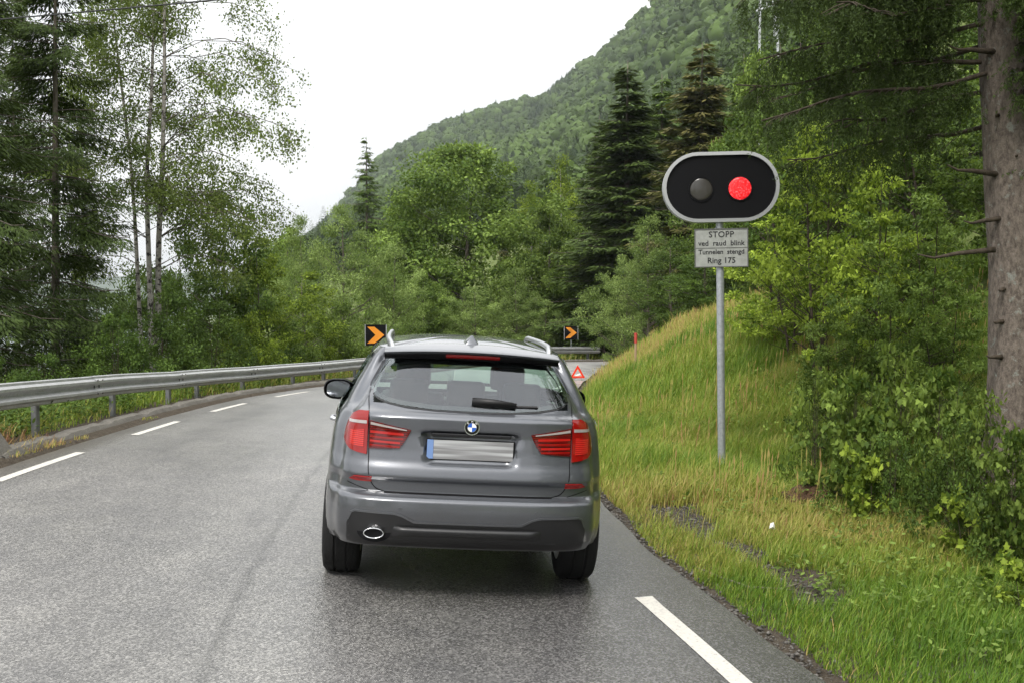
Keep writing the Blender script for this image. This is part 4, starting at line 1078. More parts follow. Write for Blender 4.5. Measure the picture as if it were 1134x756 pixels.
def spruce(key, seed, H, W, base, mat, per=46, card=(.26, .075), whorl=.42, nb=6, tr=.2, prof=.85, droop=.35, bark='bark', hang=.3, trunk_top=1.0, var_tip=0.0):
    r = rs(seed); mb = MB()
    lean = r.normal() * .01
    mb.tube([(0, 0, -.4)] + [(lean * h, 0, h) for h in np.linspace(.3, H * trunk_top, 9)], [tr * 1.2] + [tr * (1 - .95 * h / H) for h in np.linspace(.3, H, 9)], 9)
    Ps, Ax, Nm, Sz, Va = [], [], [], [], []
    h = base
    while h < H - .15:
        t = (h - base) / (H - base); L0 = W / 2 * (1 - t) ** prof * min(1, .55 + 3 * t)
        for b in range(nb if t < .85 else 4):
            az_ = r.rand() * 2 * math.pi; L = max(.18, L0 * (.42 + .72 * r.rand())); hh = h + (r.rand() - .5) * whorl * 1.7
            d0 = np.array([math.cos(az_), math.sin(az_), 0]); s0 = np.array([-math.sin(az_), math.cos(az_), 0]); rise = .25 * t + .05 * r.normal() - .05
            def bp(u): return np.array([lean * hh, 0, hh]) + d0[None] * (u * L)[:, None] + np.array([0, 0, 1])[None] * (rise * u * L - droop * (u ** 1.5) * L * .9 + droop * .45 * u ** 4 * L)[:, None]
            uu = np.linspace(0, 1, 5); br = bp(uu)
            if L > .35: mb.tube([tuple(p) for p in br], [tr * .16 * (1 - t * .6) * (1 - .8 * u) + .004 for u in uu], 3, caps=False)
            n = max(8, int(per * L)); u = 1 - (1 - .10) * r.rand(n) ** .85; p = bp(u)
            lat = (r.rand(n) * 2 - 1); wl = .36 * L * (1.12 - u) + .07
            q = p + s0 * (lat * wl)[:, None]; q[:, 2] -= np.abs(lat) * wl * .25 + r.rand(n) ** 2 * hang * (.3 + .7 * (1 - t)) * min(1, L)
            ax = d0 * (.7) + s0 * (lat * .9)[:, None] + rand_dirs(r, n) * .25; ax[:, 2] += -.25 - hang * r.rand(n)
            nm = np.tile([0, 0, 1.0], (n, 1)) + rand_dirs(r, n) * .6
            Ps.append(q); Ax.append(ax); Nm.append(nm); Sz.append(card[0] * (.6 + .8 * r.rand(n)))
            Va.append(np.clip(.15 + .45 * u + .35 * (r.rand(n) - .5) + var_tip * max(0, t - .45) * (r.rand() < .6) * 1.6, 0, 1))
        h += whorl * (1 - .45 * t) * (.85 + .3 * r.rand())
    P = np.vstack(Ps); S = np.concatenate(Sz); va = np.concatenate(Va)
    V, F = leaves(P, np.vstack(Ax), np.vstack(Nm), S, DIAM, card[1] / card[0] / .6)
    me = bpy.data.meshes.new('trunk'); me.from_pydata(mb.v, [], mb.f); me.polygons.foreach_set('use_smooth', [True] * len(me.polygons)); me.materials.append(M_[bark])
    PROTO[key] = (H, W, fast_mesh('crown', V, F, M_[mat], {'var': np.repeat(va, 4)}), me)
spruce('spruce', 31, 16, 6.4, .6, 'needle', per=85, nb=9, whorl=.36)
spruce('spruce2', 32, 14, 5.0, .8, 'needle_mid', per=85, nb=8, whorl=.38)
spruce('spruce_thin', 33, 13, 5.4, 1.0, 'needle_mid', per=62, nb=5, whorl=.55, prof=.75)
spruce('spruce_brown', 34, 15, 5.5, .8, 'needle_brown', per=85, nb=8, whorl=.4, prof=.65, var_tip=.55)
spruce('spruce_near', 35, 17, 8.0, 1.6, 'needle', per=210, card=(.17, .038), whorl=.62, nb=5, tr=.17, droop=.30, hang=.55, prof=.6)
spruce('spruce_near2', 36, 16, 6.5, 1.2, 'needle', per=190, card=(.17, .038), whorl=.66, nb=5, tr=.15, droop=.42, hang=.65, prof=.6)

def place(key, x, y, H, W, label, cat='tree', group=None, name='tree', rot=None, zoff=0, seed=[100]):
    seed[0] += 1; r = rs(seed[0]); pH, pW, cm_, tm = PROTO[key]
    z = gz1(x, y) + zoff
    o = empty(name, (x, y, z - .05), (0, 0, r.rand() * 6.28 if rot is None else rot), label, cat, group)
    o.scale = (W / pW, W / pW, H / pH)
    link('trunk' if 'shrub' not in name and 'bush' not in name else 'stems', tm, o); link('crown' if 'shrub' not in name and 'bush' not in name else 'foliage', cm_, o)
    return o
def at(key, px, d, top, wpx, label, cat='tree', group=None, name='tree', zoff=0, **kw):
    """tree standing at distance d; top/width given as the angular size seen from the road"""
    x = (px - 567) * d / 1250; z0 = gz1(x, d) + zoff; H = 2 - (top - 315) * d / 1250 - z0; W = wpx * d / 1250
    return place(key, x, d, max(H, .5), W, label, cat, group, name, zoff=zoff, **kw)

GM = 'trees beyond the bend'
at('ash', 512, 64, 160, 215, 'big round leafy tree directly behind the car roof', group=GM, name='broadleaf_tree')
at('ash2', 610, 60, 225, 130, 'broad leafy tree touching the big round tree on its right', group=GM, name='broadleaf_tree')
at('ash2', 455, 66, 215, 120, 'leafy tree half hidden at the left shoulder of the big round tree', group=GM, name='broadleaf_tree')
at('willow', 380, 50, 226, 130, 'grey-green bushy tree above the nearer chevron sign', group=GM, name='broadleaf_tree')
at('willow2', 432, 52, 268, 90, 'grey-green rounded tree between nearer chevron sign and big tree', group=GM, name='broadleaf_tree')
at('willow', 335, 56, 238, 90, 'grey-green tree left of the one above the nearer chevron', group=GM, name='broadleaf_tree')
at('ash2', 318, 70, 250, 80, 'small leafy tree on the left end of the skyline group', group=GM, name='broadleaf_tree')
at('spruce_thin', 407, 78, 152, 85, 'ragged spruce poking up left of the big round tree', 'spruce', GM, 'spruce_tree')
at('spruce_thin', 440, 90, 200, 50, 'small ragged spruce just right of the taller ragged spruce', 'spruce', GM, 'spruce_tree')
at('palebirch', 622, 72, 172, 62, 'pale yellow-green birch between the big round tree and dark spruce', 'birch', GM, 'birch_tree')
at('palebirch', 588, 80, 200, 55, 'pale birch behind the right shoulder of the big round tree', 'birch', GM, 'birch_tree')
at('spruce', 692, 56, 70, 225, 'tallest dark spruce standing left of the signal head', 'spruce', GM, 'spruce_tree')
at('spruce', 664, 62, 128, 110, 'dark spruce leaning on the left side of the tallest spruce', 'spruce', GM, 'spruce_tree')
at('spruce2', 732, 62, 84, 150, 'green spruce close behind the right side of the tallest spruce', 'spruce', GM, 'spruce_tree')
at('spruce_brown', 775, 50, 50, 200, 'spruce with brown dying tips above the signal head', 'spruce', GM, 'spruce_tree')
at('spruce2', 820, 58, 62, 120, 'green spruce right of the brown-tipped spruce', 'spruce', GM, 'spruce_tree')
at('spruce_brown', 558, 100, 232, 26, 'small rusty brown conifer peeking out behind the big round tree', 'spruce', GM, 'spruce_tree')
at('willow2', 525, 56.5, 316, 80, 'light green low tree behind the car roof', group=GM, name='broadleaf_tree')
at('willow', 572, 57, 296, 85, 'light green low tree behind the right roof rail', group=GM, name='broadleaf_tree')
at('ash2', 470, 57, 300, 80, 'low leafy tree left of the roof antenna', group=GM, name='broadleaf_tree')
at('ash', 645, 58, 268, 90, 'leafy tree above the farther chevron sign', group=GM, name='broadleaf_tree')
at('willow2', 600, 56.5, 330, 70, 'low bushy tree left of the farther chevron sign', group=GM, name='broadleaf_tree')
at('willow', 718, 44, 238, 105, 'grey-green bushy tree at the foot of the tallest spruce', group=GM, name='broadleaf_tree')
at('willow2', 690, 46, 290, 85, 'low grey-green tree above the red-topped marker post', group=GM, name='broadleaf_tree')
at('darkoak', 745, 40, 262, 90, 'dark leafy tree left of the signal pole', group=GM, name='broadleaf_tree')
at('ash2', 800, 42, 175, 120, 'leafy tree behind the signal head', group=GM, name='broadleaf_tree')
at('darkoak', 783, 34, 268, 90, 'dark leafy tree right behind the text plate', group=GM, name='broadleaf_tree')
at('darkoak', 668, 54, 320, 60, 'dark low tree between farther chevron sign and marker post', group=GM, name='broadleaf_tree')

GL = 'trees and shrubs behind the guardrail'
at('spruce_near', 58, 24, -150, 300, 'tall dark spruce with long branches at the upper left', 'spruce', GL, 'spruce_tree')
at('spruce_near2', -30, 21, -160, 290, 'dark spruce cut by the left edge of the photo', 'spruce', GL, 'spruce_tree')
at('spruce_near2', 95, 33, 60, 120, 'smaller dark spruce behind the tall one at the left', 'spruce', GL, 'spruce_tree')
at('darkoak', 247, 31, 200, 125, 'dark leafy tree right of the birch clump', group=GL, name='broadleaf_tree')
at('darkoak', 205, 36, 262, 110, 'dark leafy tree behind the foot of the birch clump', group=GL, name='broadleaf_tree')
at('young', 292, 31, 262, 105, 'bright green young tree right of the dark leafy tree', group=GL, name='broadleaf_tree')
at('young', 345, 35, 300, 100, 'bright green young tree left of the nearer chevron sign', group=GL, name='broadleaf_tree')
at('shrub', 375, 36.5, 332, 80, 'green shrub at the foot of the nearer chevron sign', 'shrub', GL, 'shrub')
at('shrub', 320, 33, 352, 90, 'green shrub behind the guardrail under the bright young trees', 'shrub', GL, 'shrub')
at('brightshrub', 268, 28.5, 345, 90, 'yellow-green shrub behind the guardrail left of the bright young trees', 'shrub', GL, 'shrub')
at('darkshrub', 235, 26, 330, 100, 'dark shrub behind the guardrail under the dark leafy tree', 'shrub', GL, 'shrub')
at('darkshrub', 182, 24, 322, 115, 'dark shrub at the foot of the birch clump', 'shrub', GL, 'shrub')
at('darkshrub', 130, 22, 345, 105, 'dark shrub left of the birch clump behind the guardrail', 'shrub', GL, 'shrub')
at('brightshrub', 88, 27, 372, 90, 'light green low shrub under the tall spruce branches', 'shrub', GL, 'shrub')
at('darkshrub', 45, 20, 388, 90, 'low dark shrub behind the guardrail under the tall spruce', 'shrub', GL, 'shrub')
at('darkshrub', 0, 17.5, 392, 90, 'low dark shrub at the left edge behind the guardrail', 'shrub', GL, 'shrub')
at('darkoak', 172, 32, 292, 95, 'dark leafy tree directly behind the three birch stems', group=GL, name='broadleaf_tree')
at('darkoak', 112, 30, 318, 100, 'dark low tree between the tall spruce trunk and birch stems', group=GL, name='broadleaf_tree')
at('spruce_near', 18, 30, -60, 190, 'second dark spruce filling the gap beside the photo left edge', 'spruce', GL, 'spruce_tree')
at('darkoak', 150, 38, 290, 100, 'farther dark leafy tree seen left of the birch stems', group=GL, name='broadleaf_tree')
at('shrub', 212, 24.5, 395, 90, 'low green shrub right behind the guardrail below the dark tree', 'shrub', GL, 'shrub')
at('shrub', 300, 30.0, 385, 90, 'low green shrub right behind the guardrail at its middle', 'shrub', GL, 'shrub')

# birch clump: three pale stems with thin hanging foliage
def birch():
    d = 27.0; bx = (172 - 567) * d / 1250; z0 = gz1(bx, d)
    root = empty('birch_tree', (bx, d, z0), label='sparse birch clump with three pale thin stems against the sky', cat='birch', group=GL)
    def pt(px, py, dy=0): return Vector(((px - 567) * (d + dy) / 1250 - bx, dy, 2 - (py - 315) * (d + dy) / 1250 - z0))
    r = rs(77); stems = [[(170, 405, 0), (166, 300, 0), (165, 200, .2), (172, 100, .3), (176, 0, .4), (180, -70, .4)],
                         [(174, 405, .1), (176, 300, .1), (182, 190, -.2), (186, 90, -.3), (188, 0, -.4), (196, -90, -.4)],
                         [(160, 405, .3), (153, 300, .6), (148, 190, .9), (138, 90, 1.0), (130, 10, 1.0), (128, -40, 1.0)]]
    strands = []
    for k, st in enumerate(stems):
        P = [pt(*q) for q in st]; P[0].z = -1.0; P = [Vector(q) for q in catmull([tuple(p) for p in P], 4)]
        R0 = (.075, .085, .06)[k]; mb0 = MB(); mb = MB(); mb0.tube(P, [R0 * (1 - .8 * i / (len(P) - 1)) for i in range(len(P))], 8)
        for b in range(46):
            t = .22 + .76 * r.rand(); i = int(t * (len(P) - 1)); a = P[i]; az_ = r.rand() * 6.28
            if k == 1 and r.rand() < .55: az_ = r.normal() * .6
            L = (1.6 + 2.0 * r.rand()) * (1.05 - .45 * t) * (1.25 if abs(math.cos(az_)) > .7 and math.cos(az_) > 0 and k == 1 else .85)
            dirv = Vector((math.cos(az_), math.sin(az_), .75)); e = [a + dirv * L * u + Vector((0, 0, -.75 * L * u * u)) for u in (0, .3, .6, .85, 1)]
            mb.tube(e, [R0 * .22 * (1 - t * .6), R0 * .16 * (1 - t * .6), .010, .007, .004], 4, caps=False)
            for q in range(int(2.6 + 2.9 * L)):
                u = .30 + .70 * r.rand() ** .8; i2 = min(3, int(u * 4)); s = e[i2].lerp(e[i2 + 1], u * 4 - i2)
                s2 = s + Vector((r.normal() * .16, r.normal() * .16, -.05 - .12 * r.rand())); strands.append((s2, .14 + .13 * r.rand()))
                mb.tube([s, s.lerp(s2, .5) + Vector((0, 0, .03)), s2, s2 + Vector((0, 0, -.25))], [.005, .004, .003, .002], 3, caps=False)
        mb0.build('stem', M_['bark_birch'], root, smooth=True, fix=False); mb.build('branches', M_['bark'], root, smooth=True, fix=False)
    Ps = []
    for s, L in strands:
        n = int(30 + 190 * L); g_ = r.normal(size=(n, 3)) * np.array([L, L, L * 1.3]) * .66; Ps.append(np.array(tuple(s))[None] + g_ - np.array([0, 0, .12 + .5 * L * 0])[None])
    P = np.vstack(Ps); n = len(P); ax = rand_dirs(r, n) * .7; ax[:, 2] -= .8
    V, F = leaves(P, ax, rand_dirs(r, n), .056 * (.6 + .8 * r.rand(n)), DIAM, 1.2)
    me = fast_mesh('crown', V, F, M_['leaf_birch'], {'var': np.repeat(r.rand(n), 4)}); link('crown', me, root)
birch()

# big foreground spruce on the right: trunk, dead stubs, hanging branches
def big_spruce():
    d = 10.0; bx = 4.45; z0 = gz1(bx, d); r = rs(55)
    root = empty('spruce_tree', (bx, d, z0), label='thick old spruce trunk with dead stubs at the right edge', cat='spruce')
    mb = MB(); path = [(.06, -.3, .50), (.08, .12, .38), (.09, .5, .305), (.08, 1.1, .272), (.03, 2.0, .255), (-.06, 3.2, .240), (-.16, 4.6, .225), (-.25, 7, .19), (-.3, 11, .14), (-.3, 16, .07), (-.3, 20, .01)]
    zs = np.array([p[1] for p in path]); zz = np.unique(np.r_[np.arange(-.3, 5, .05), np.arange(5, 20.1, .5)]); n = 56; P = []
    for z in zz:
        cx = np.interp(z, zs, [p[0] for p in path]); R = np.interp(z, zs, [p[2] for p in path]); row = []
        for j in range(n + 1):
            th = 2 * math.pi * (j % n) / n; fl = 1 + .10 * math.exp(-max(z, 0) * 1.6) * math.sin(5 * th + 1) + .018 * math.sin(7 * th + z * 2.2) + .012 * math.sin(3 * th - z * 5)
            row.append((cx + R * fl * math.cos(th), R * fl * math.sin(th), z))
        P.append(row)
    mb.grid(P); tk = mb.build('trunk', M_['bark_spruce'], root, smooth=True)
    def w2l(px, py, dd): return Vector(((px - 567) * dd / 1250 - bx, dd - d, 2 - (py - 315) * dd / 1250 - z0))
    # dead stubs
    for (px, py, L, az_, up) in ((1092, 193, .42, 195, .10), (1102, 243, .36, 200, -.12), (1088, 278, .60, 185, -.10), (1112, 320, .16, 230, -.1), (1110, 356, .15, 220, -.05), (1108, 395, .20, 215, .05), (1085, 60, .35, 190, .05), (1100, 130, .10, 250, 0), (1118, 175, .12, 265, 0), (1095, 20, .12, 240, 0), (1122, 262, .10, 280, .1)):
        p = w2l(px, py, 9.86); a = R_(az_); dv = Vector((math.cos(a), math.sin(a) , up))
        mb = MB(); mb.tube([p - dv * .10, p + dv * L * .4, p + dv * L * .75 + Vector((0, 0, -.03 * L)), p + dv * L + Vector((0, 0, .05 * L))], [.030, .020, .012, .005], 6); mb.build('dead_stub', M_['stem'], tk, smooth=True)
    # live drooping branches on the road side plus a coarser crown above
    Ps, Ax, Nm, Sz, Va = [], [], [], [], []; mb = MB()
    brs = [(4.35, 188, 3.9, .02, 1), (4.1, 176, 3.0, -.05, 1), (4.45, 200, 3.2, .0, 1), (3.7, 183, 2.2, -.12, .8), (3.85, 168, 2.6, -.02, .8), (4.9, 192, 3.6, .02, 1), (5.0, 172, 3.2, .0, 1), (4.6, 160, 2.8, .0, 1), (3.3, 150, 2.0, -.05, .6), (4.3, 215, 2.2, -.08, .8), (5.3, 205, 3.0, -.05, 1), (3.55, 195, 1.7, -.15, .8), (5.2, 183, 4.1, .0, 1), (4.7, 181, 2.4, -.08, 1), (4.0, 140, 2.4, -.05, .8),
           (3.35, 335, .9, -.1, 1.2), (3.0, 320, .8, -.15, 1.2), (3.8, 345, 1.1, -.05, 1.2), (3.6, 305, .9, -.1, 1.2), (2.75, 340, .6, -.2, 1.0), (4.2, 320, 1.2, -.1, 1.2), (3.95, 292, .9, -.05, 1.6), (4.3, 285, 1.0, .0, 1.6), (3.55, 298, .75, -.15, 1.6), (3.2, 306, .7, -.1, 1.6), (4.5, 300, 1.1, 0, 1.6), (3.75, 275, .5, -.05, 1.5), (4.15, 262, .7, 0, 1.5)]
    hh = 5.6
    while hh < 19.5:
        for b in range(5): brs.append((hh + r.rand() * .3, r.rand() * 360, 4.0 * (1 - (hh - 5) / 15.5) ** .7 * (.7 + .5 * r.rand()), -.08, .35))
        hh += .62
    for (h, azd, L, rise, dens) in brs:
        if 110 < azd % 360 < 300: L = min(L, 2.2 * (.8 + .25 * ((h * 7) % 1)) / max(.45, abs(math.cos(R_(azd)))), 2.9 if h > 4 else 9)
        a = R_(azd); d0 = np.array([math.cos(a), math.sin(a), 0]); s0 = np.array([-math.sin(a), math.cos(a), 0]); x0 = np.interp(h, zs, [p[0] for p in path])
        wob_ = r.normal(size=2) * .12
        def bp(u): u = np.atleast_1d(u); return np.array([x0, 0, h])[None] + d0[None] * (u * L)[:, None] + s0[None] * (wob_[0] * np.sin(u * 3) * L)[:, None] + np.array([0, 0, 1.])[None] * ((rise * u - .16 * u ** 2 + .10 * u ** 3 + .02 * np.sin(u * 9 + wob_[1] * 30)) * L)[:, None]
        uu = np.linspace(0, 1, 9); br = bp(uu); mb.tube([tuple(p) for p in br], [.026 * (1 - .85 * u) * (.6 + .12 * L) + .003 for u in uu], 5, caps=False)
        ns = int(17 * L * dens) + 4
        for q in range(ns):
            u = 1 - .82 * r.rand() ** .9; side = r.choice([-1, 1]); sub = (.14 + .40 * L * (1.05 - u) * r.rand() * .6)
            e0 = bp(u)[0]; e1 = e0 + s0 * side * sub + d0 * sub * .6 + np.array([0, 0, -.06 - .1 * sub])
            if dens > .5: mb.tube([tuple(e0), tuple((e0 + e1) / 2 + np.array([0, 0, .01])), tuple(e1)], [.006, .005, .003], 3, caps=False)
            nst = 5 if dens > .5 else 2
            for g in range(nst):
                f = r.rand(); p0 = e0 * (1 - f) + e1 * f; Ls = (.10 + .34 * r.rand() ** 1.3) * (1.0 if dens > .5 else 1.6)
                if L < 1.3: Ls *= .5
                nn_ = int((72 if dens > .5 else 16) * Ls * 2.2) + 5; v_ = r.rand(nn_); sw = r.normal(size=3) * .10
                P_ = p0[None] + np.column_stack([sw[0] * v_ + r.normal(size=nn_) * .008, sw[1] * v_ + r.normal(size=nn_) * .008, -v_ * Ls])
                ax = rand_dirs(r, nn_) * .75; ax[:, 2] -= .75; ax += (d0 * .2)[None]
                Ps.append(P_); Ax.append(ax); Nm.append(rand_dirs(r, nn_)); Sz.append((.034 if dens > .5 else .11) * (.7 + .6 * r.rand(nn_))); Va.append(np.clip(.25 + .5 * v_ * r.rand() + .3 * r.rand(nn_) + (.35 if L < 1.3 else 0), 0, 1))
    mb.build('branches', M_['stem'], root, smooth=True, fix=False)
    P = np.vstack(Ps); S = np.concatenate(Sz)
    V, F = leaves(P, np.vstack(Ax), np.vstack(Nm), S, DIAM, .42)
    link('crown', fast_mesh('crown', V, F, M_['needle_hang'], {'var': np.repeat(np.concatenate(Va), 4)}), root)
big_spruce()

GRR = 'saplings on the wooded bank right of the signal'
at('rowan', 905, 15.5, 128, 190, 'bright yellow-green rowan sapling directly right of the signal head', 'sapling', GRR, 'sapling_tree')
at('rowan2', 965, 14.0, 175, 150, 'bright green rowan sapling in front of the darker trees, second right of signal', 'sapling', GRR, 'sapling_tree')
at('rowan_green', 1030, 13.5, 205, 150, 'green rowan sapling just left of the thick spruce trunk', 'sapling', GRR, 'sapling_tree')
at('rowan2', 862, 19, 232, 130, 'bright green sapling low behind the text plate on the right', 'sapling', GRR, 'sapling_tree')
at('rowan_mid', 862, 21, 100, 150, 'mid green tree rising above the right end of the signal head', 'tree', GRR, 'broadleaf_tree')
at('rowan_mid', 940, 20, 30, 190, 'mid green tree under the hanging spruce branches', 'tree', GRR, 'broadleaf_tree')
at('rowan_mid', 1020, 19, 60, 170, 'mid green tree behind the saplings near the spruce trunk', 'tree', GRR, 'broadleaf_tree')
at('rowan_green', 1105, 17, 120, 170, 'green sapling half hidden behind the thick spruce trunk', 'sapling', GRR, 'sapling_tree')
at('rowan_green', 990, 16.5, 230, 170, 'airy green sapling behind the two front saplings near the trunk', 'sapling', GRR, 'sapling_tree')
at('rowan_green', 1045, 12.0, 300, 120, 'low green sapling leaning before the thick spruce trunk', 'sapling', GRR, 'sapling_tree')
at('rowan', 880, 17.5, 285, 130, 'low bright sapling on the crest right of the signal pole', 'sapling', GRR, 'sapling_tree')
at('rowan_green', 930, 12.3, 330, 110, 'low leafy sapling on the grass edge above the near bushes', 'sapling', GRR, 'sapling_tree')
for i, (px, d, top, wp, key) in enumerate(((838, 30, 60, 120, 'ash2'), (890, 32, 20, 150, 'darkoak'), (950, 30, -40, 160, 'ash2'), (1010, 27, -60, 150, 'spruce2'), (1080, 27, -20, 160, 'darkoak'), (1150, 24, -60, 180, 'ash2'), (920, 42, -60, 140, 'spruce2'), (862, 46, 50, 120, 'spruce'), (1100, 38, -150, 160, 'spruce'), (990, 40, -120, 150, 'spruce'))):
    at(key, px, d, top, wp, 'background tree in the shaded wood behind the saplings and spruce trunk', 'tree', 'trees of the wood behind the saplings', 'background_tree')

GB = 'bushes at the foot of the thick spruce'
at('maplebush', 905, 10.8, 415, 95, 'big-leaved bush farthest left, beside the brown soil clump', 'bush', GB, 'bush', name='bush') if False else None
for (key, px, d, top, wp, lab) in (
    ('maplebush2', 905, 11.6, 400, 95, 'leafy bush farthest left at the foot of the grass slope'),
    ('maplebush', 950, 10.4, 408, 110, 'big-leaved bush right of the brown soil clump'),
    ('maplebush2', 1000, 11.2, 375, 120, 'tall leafy bush between the soil clump and spruce trunk'),
    ('bramble', 990, 9.9, 470, 110, 'dark small-leaved bramble under the big-leaved bush'),
    ('maplebush', 1045, 10.0, 400, 110, 'big-leaved bush just left of the spruce trunk'),
    ('bramble', 1060, 9.3, 455, 130, 'dark bramble in front of the spruce trunk'),
    ('maplebush2', 1095, 9.2, 425, 120, 'leafy bush covering the base of the spruce trunk'),
    ('bramble', 1110, 8.6, 495, 130, 'dark bramble nearest the right edge of the photo'),
    ('maplebush', 1128, 8.3, 470, 90, 'big-leaved bush at the right edge before the trunk'),
    ('sprig', 1135, 7.2, 588, 70, 'single pale green big-leaved shoot at the right edge of the grass'),
    ('sprig', 1072, 8.6, 520, 70, 'bright shoot with large leaves in front of the dark bramble'),
    ('sprig', 962, 9.8, 470, 60, 'bright low shoot at the front of the big-leaved bush'),
    ('rowan_green', 985, 12.2, 300, 120, 'young sapling rising between the bushes left of the trunk')):
    at(key, px, d, top, wp, lab, 'bush' if key != 'rowan_green' else 'sapling', GB, 'bush' if key != 'rowan_green' else 'sapling_tree')

# trees behind the camera (they show in the car's glass and paint)
for i, (x, y, H, W, key) in enumerate(((9, -3, 13, 8, 'ash'), (11, 5, 14, 6, 'spruce'), (8, 4.0, 9, 6, 'ash2'), (14, -12, 14, 7, 'spruce'), (3, -42, 12, 9, 'ash'), (-8, -30, 12, 9, 'ash2'), (-10, -8, 8, 6, 'willow2'), (18, -28, 14, 9, 'ash'), (-12, 5, 7, 5, 'willow2'))):
    place(key, x, y, H, W, 'tree beside the road behind the viewer, reflected in the car', 'tree', 'trees behind the viewer', 'roadside_tree')

# ---- far forest on the mountain: one mass
def forest():
    r = rs(500); n = 26000
    a = R_(-13) + r.rand(n) * R_(50); u = r.rand(n); d = 75 + 1330 * u ** .72
    x, y = d * np.sin(a), d * np.cos(a); dr = np.interp(np.degrees(a), AZ, RD); rz = np.interp(np.degrees(a), AZ, RZ)
    ok = (d < dr * 1.03) & (rz > -20) & (d > 170 + 60 * (np.degrees(a) < 2))
    dens = np.clip((300 / d) ** .2, .0, 1); ok &= r.rand(n) < dens
    x, y, d, a = x[ok], y[ok], d[ok], a[ok]; z = gz(x, y); n = len(x)
    def ell(m, k, rad, hz, r):      # quads: lumpy core
        P = []; 
        for i in range(m + 1):
            ph = math.pi * i / m
            for j in range(k): th = 2 * math.pi * j / k; lu = 1 + .22 * r.normal() * (rad > .2); P.append((rad * lu * math.sin(ph) * math.cos(th), rad * lu * math.sin(ph) * math.sin(th), hz * (.5 + .5 * -math.cos(ph)) * (1 + .05 * r.normal())))
        F = [(i * k + j, i * k + (j + 1) % k, (i + 1) * k + (j + 1) % k, (i + 1) * k + j) for i in range(m) for j in range(k)]
        return np.array(P), np.array(F)
    T = []
    for q in range(12):
        lod = q >= 6; nl = 900 if lod else 90; lf = .42 if lod else 1.0; q = q % 6
        if q < 4:
            cP, cF = ell(7, 9, .20 if lod else .41, .70 if lod else .92, r)
            d_ = rand_dirs(r, nl); d_[:, 2] = np.abs(d_[:, 2]) * 1.1 - .25
            P = np.array([0, 0, .48]) + d_ * np.array([.44, .44, .46]) * (.80 + .25 * r.rand(nl, 1)) * (1 + .2 * np.sin(5 * np.arctan2(d_[:, 1:2], d_[:, :1]) + q))
            V, F = leaves(P - d_ * .05, d_ * .4 + rand_dirs(r, nl), d_ + rand_dirs(r, nl) * .22, .17 * lf * (.7 + .6 * r.rand(nl)), DIAM, 1.5)
        else:
            cP, cF = ell(4, 6, .03 if lod else .12, .8, r); t = r.rand(nl) ** .8; th = r.rand(nl) * 6.28; rr = .24 * (1 - t) * (.7 + .5 * r.rand(nl)) + .01
            P = np.column_stack([rr * np.cos(th), rr * np.sin(th), .08 + .9 * t]); o_ = np.column_stack([np.cos(th), np.sin(th), -.6 * np.ones(nl)])
            V, F = leaves(P, o_, np.column_stack([np.cos(th), np.sin(th), np.ones(nl)]), .13 * lf * (1.15 - t), DIAM, 1.0)
        T.append((np.vstack([cP, V]), np.vstack([cF, F + len(cP)])))
    nz_ = fbm(x, y, 120, 90); con = (r.rand(n) < np.where(nz_ > .52, .62, .12))
    typ = np.where(con, 4 + (r.rand(n) < .5), r.randint(0, 4, n)); H = (6.0 + 8.0 * r.rand(n) ** 1.5) * np.where(con, 1.3, 1)
    allV, allF, allA = [], [], []; off = 0
    typ = typ + 6 * (d < 330)
    for q in range(12):
        m = np.where(typ == q)[0]; kq = q; q = q % 6
        if not len(m): continue
        V0, F0 = T[kq]; k = len(V0); th = r.rand(len(m)) * 6.28; c, s = np.cos(th)[:, None], np.sin(th)[:, None]
        Wd = (H[m] * (.85 + .4 * r.rand(len(m))))[:, None]
        X = (V0[None, :, 0] * c - V0[None, :, 1] * s) * Wd + x[m][:, None]; Y = (V0[None, :, 0] * s + V0[None, :, 1] * c) * Wd + y[m][:, None]; Z = V0[None, :, 2] * H[m][:, None] + z[m][:, None] - .8
        allV.append(np.stack([X, Y, Z], -1).reshape(-1, 3)); allF.append((F0[None] + (np.arange(len(m)) * k)[:, None, None]).reshape(-1, 4) + off); off += len(m) * k
        base = (0.0 if q >= 4 else .30) + .65 * r.rand(len(m)) + (.0 if q >= 4 else 1) * (nz_[m] - .5) * -.8
        allA.append(np.repeat(np.clip(base, 0, 1), k))
    fm = foliage_mat('forest_mass', (.014, .030, .009), (.060, .096, .022), transl=.10, obvar=0.0)
    o = link('forest', fast_mesh('forest', np.vstack(allV), np.vstack(allF), fm, {'var': np.concatenate(allA)})); o['kind'] = 'stuff'; return n
forest()

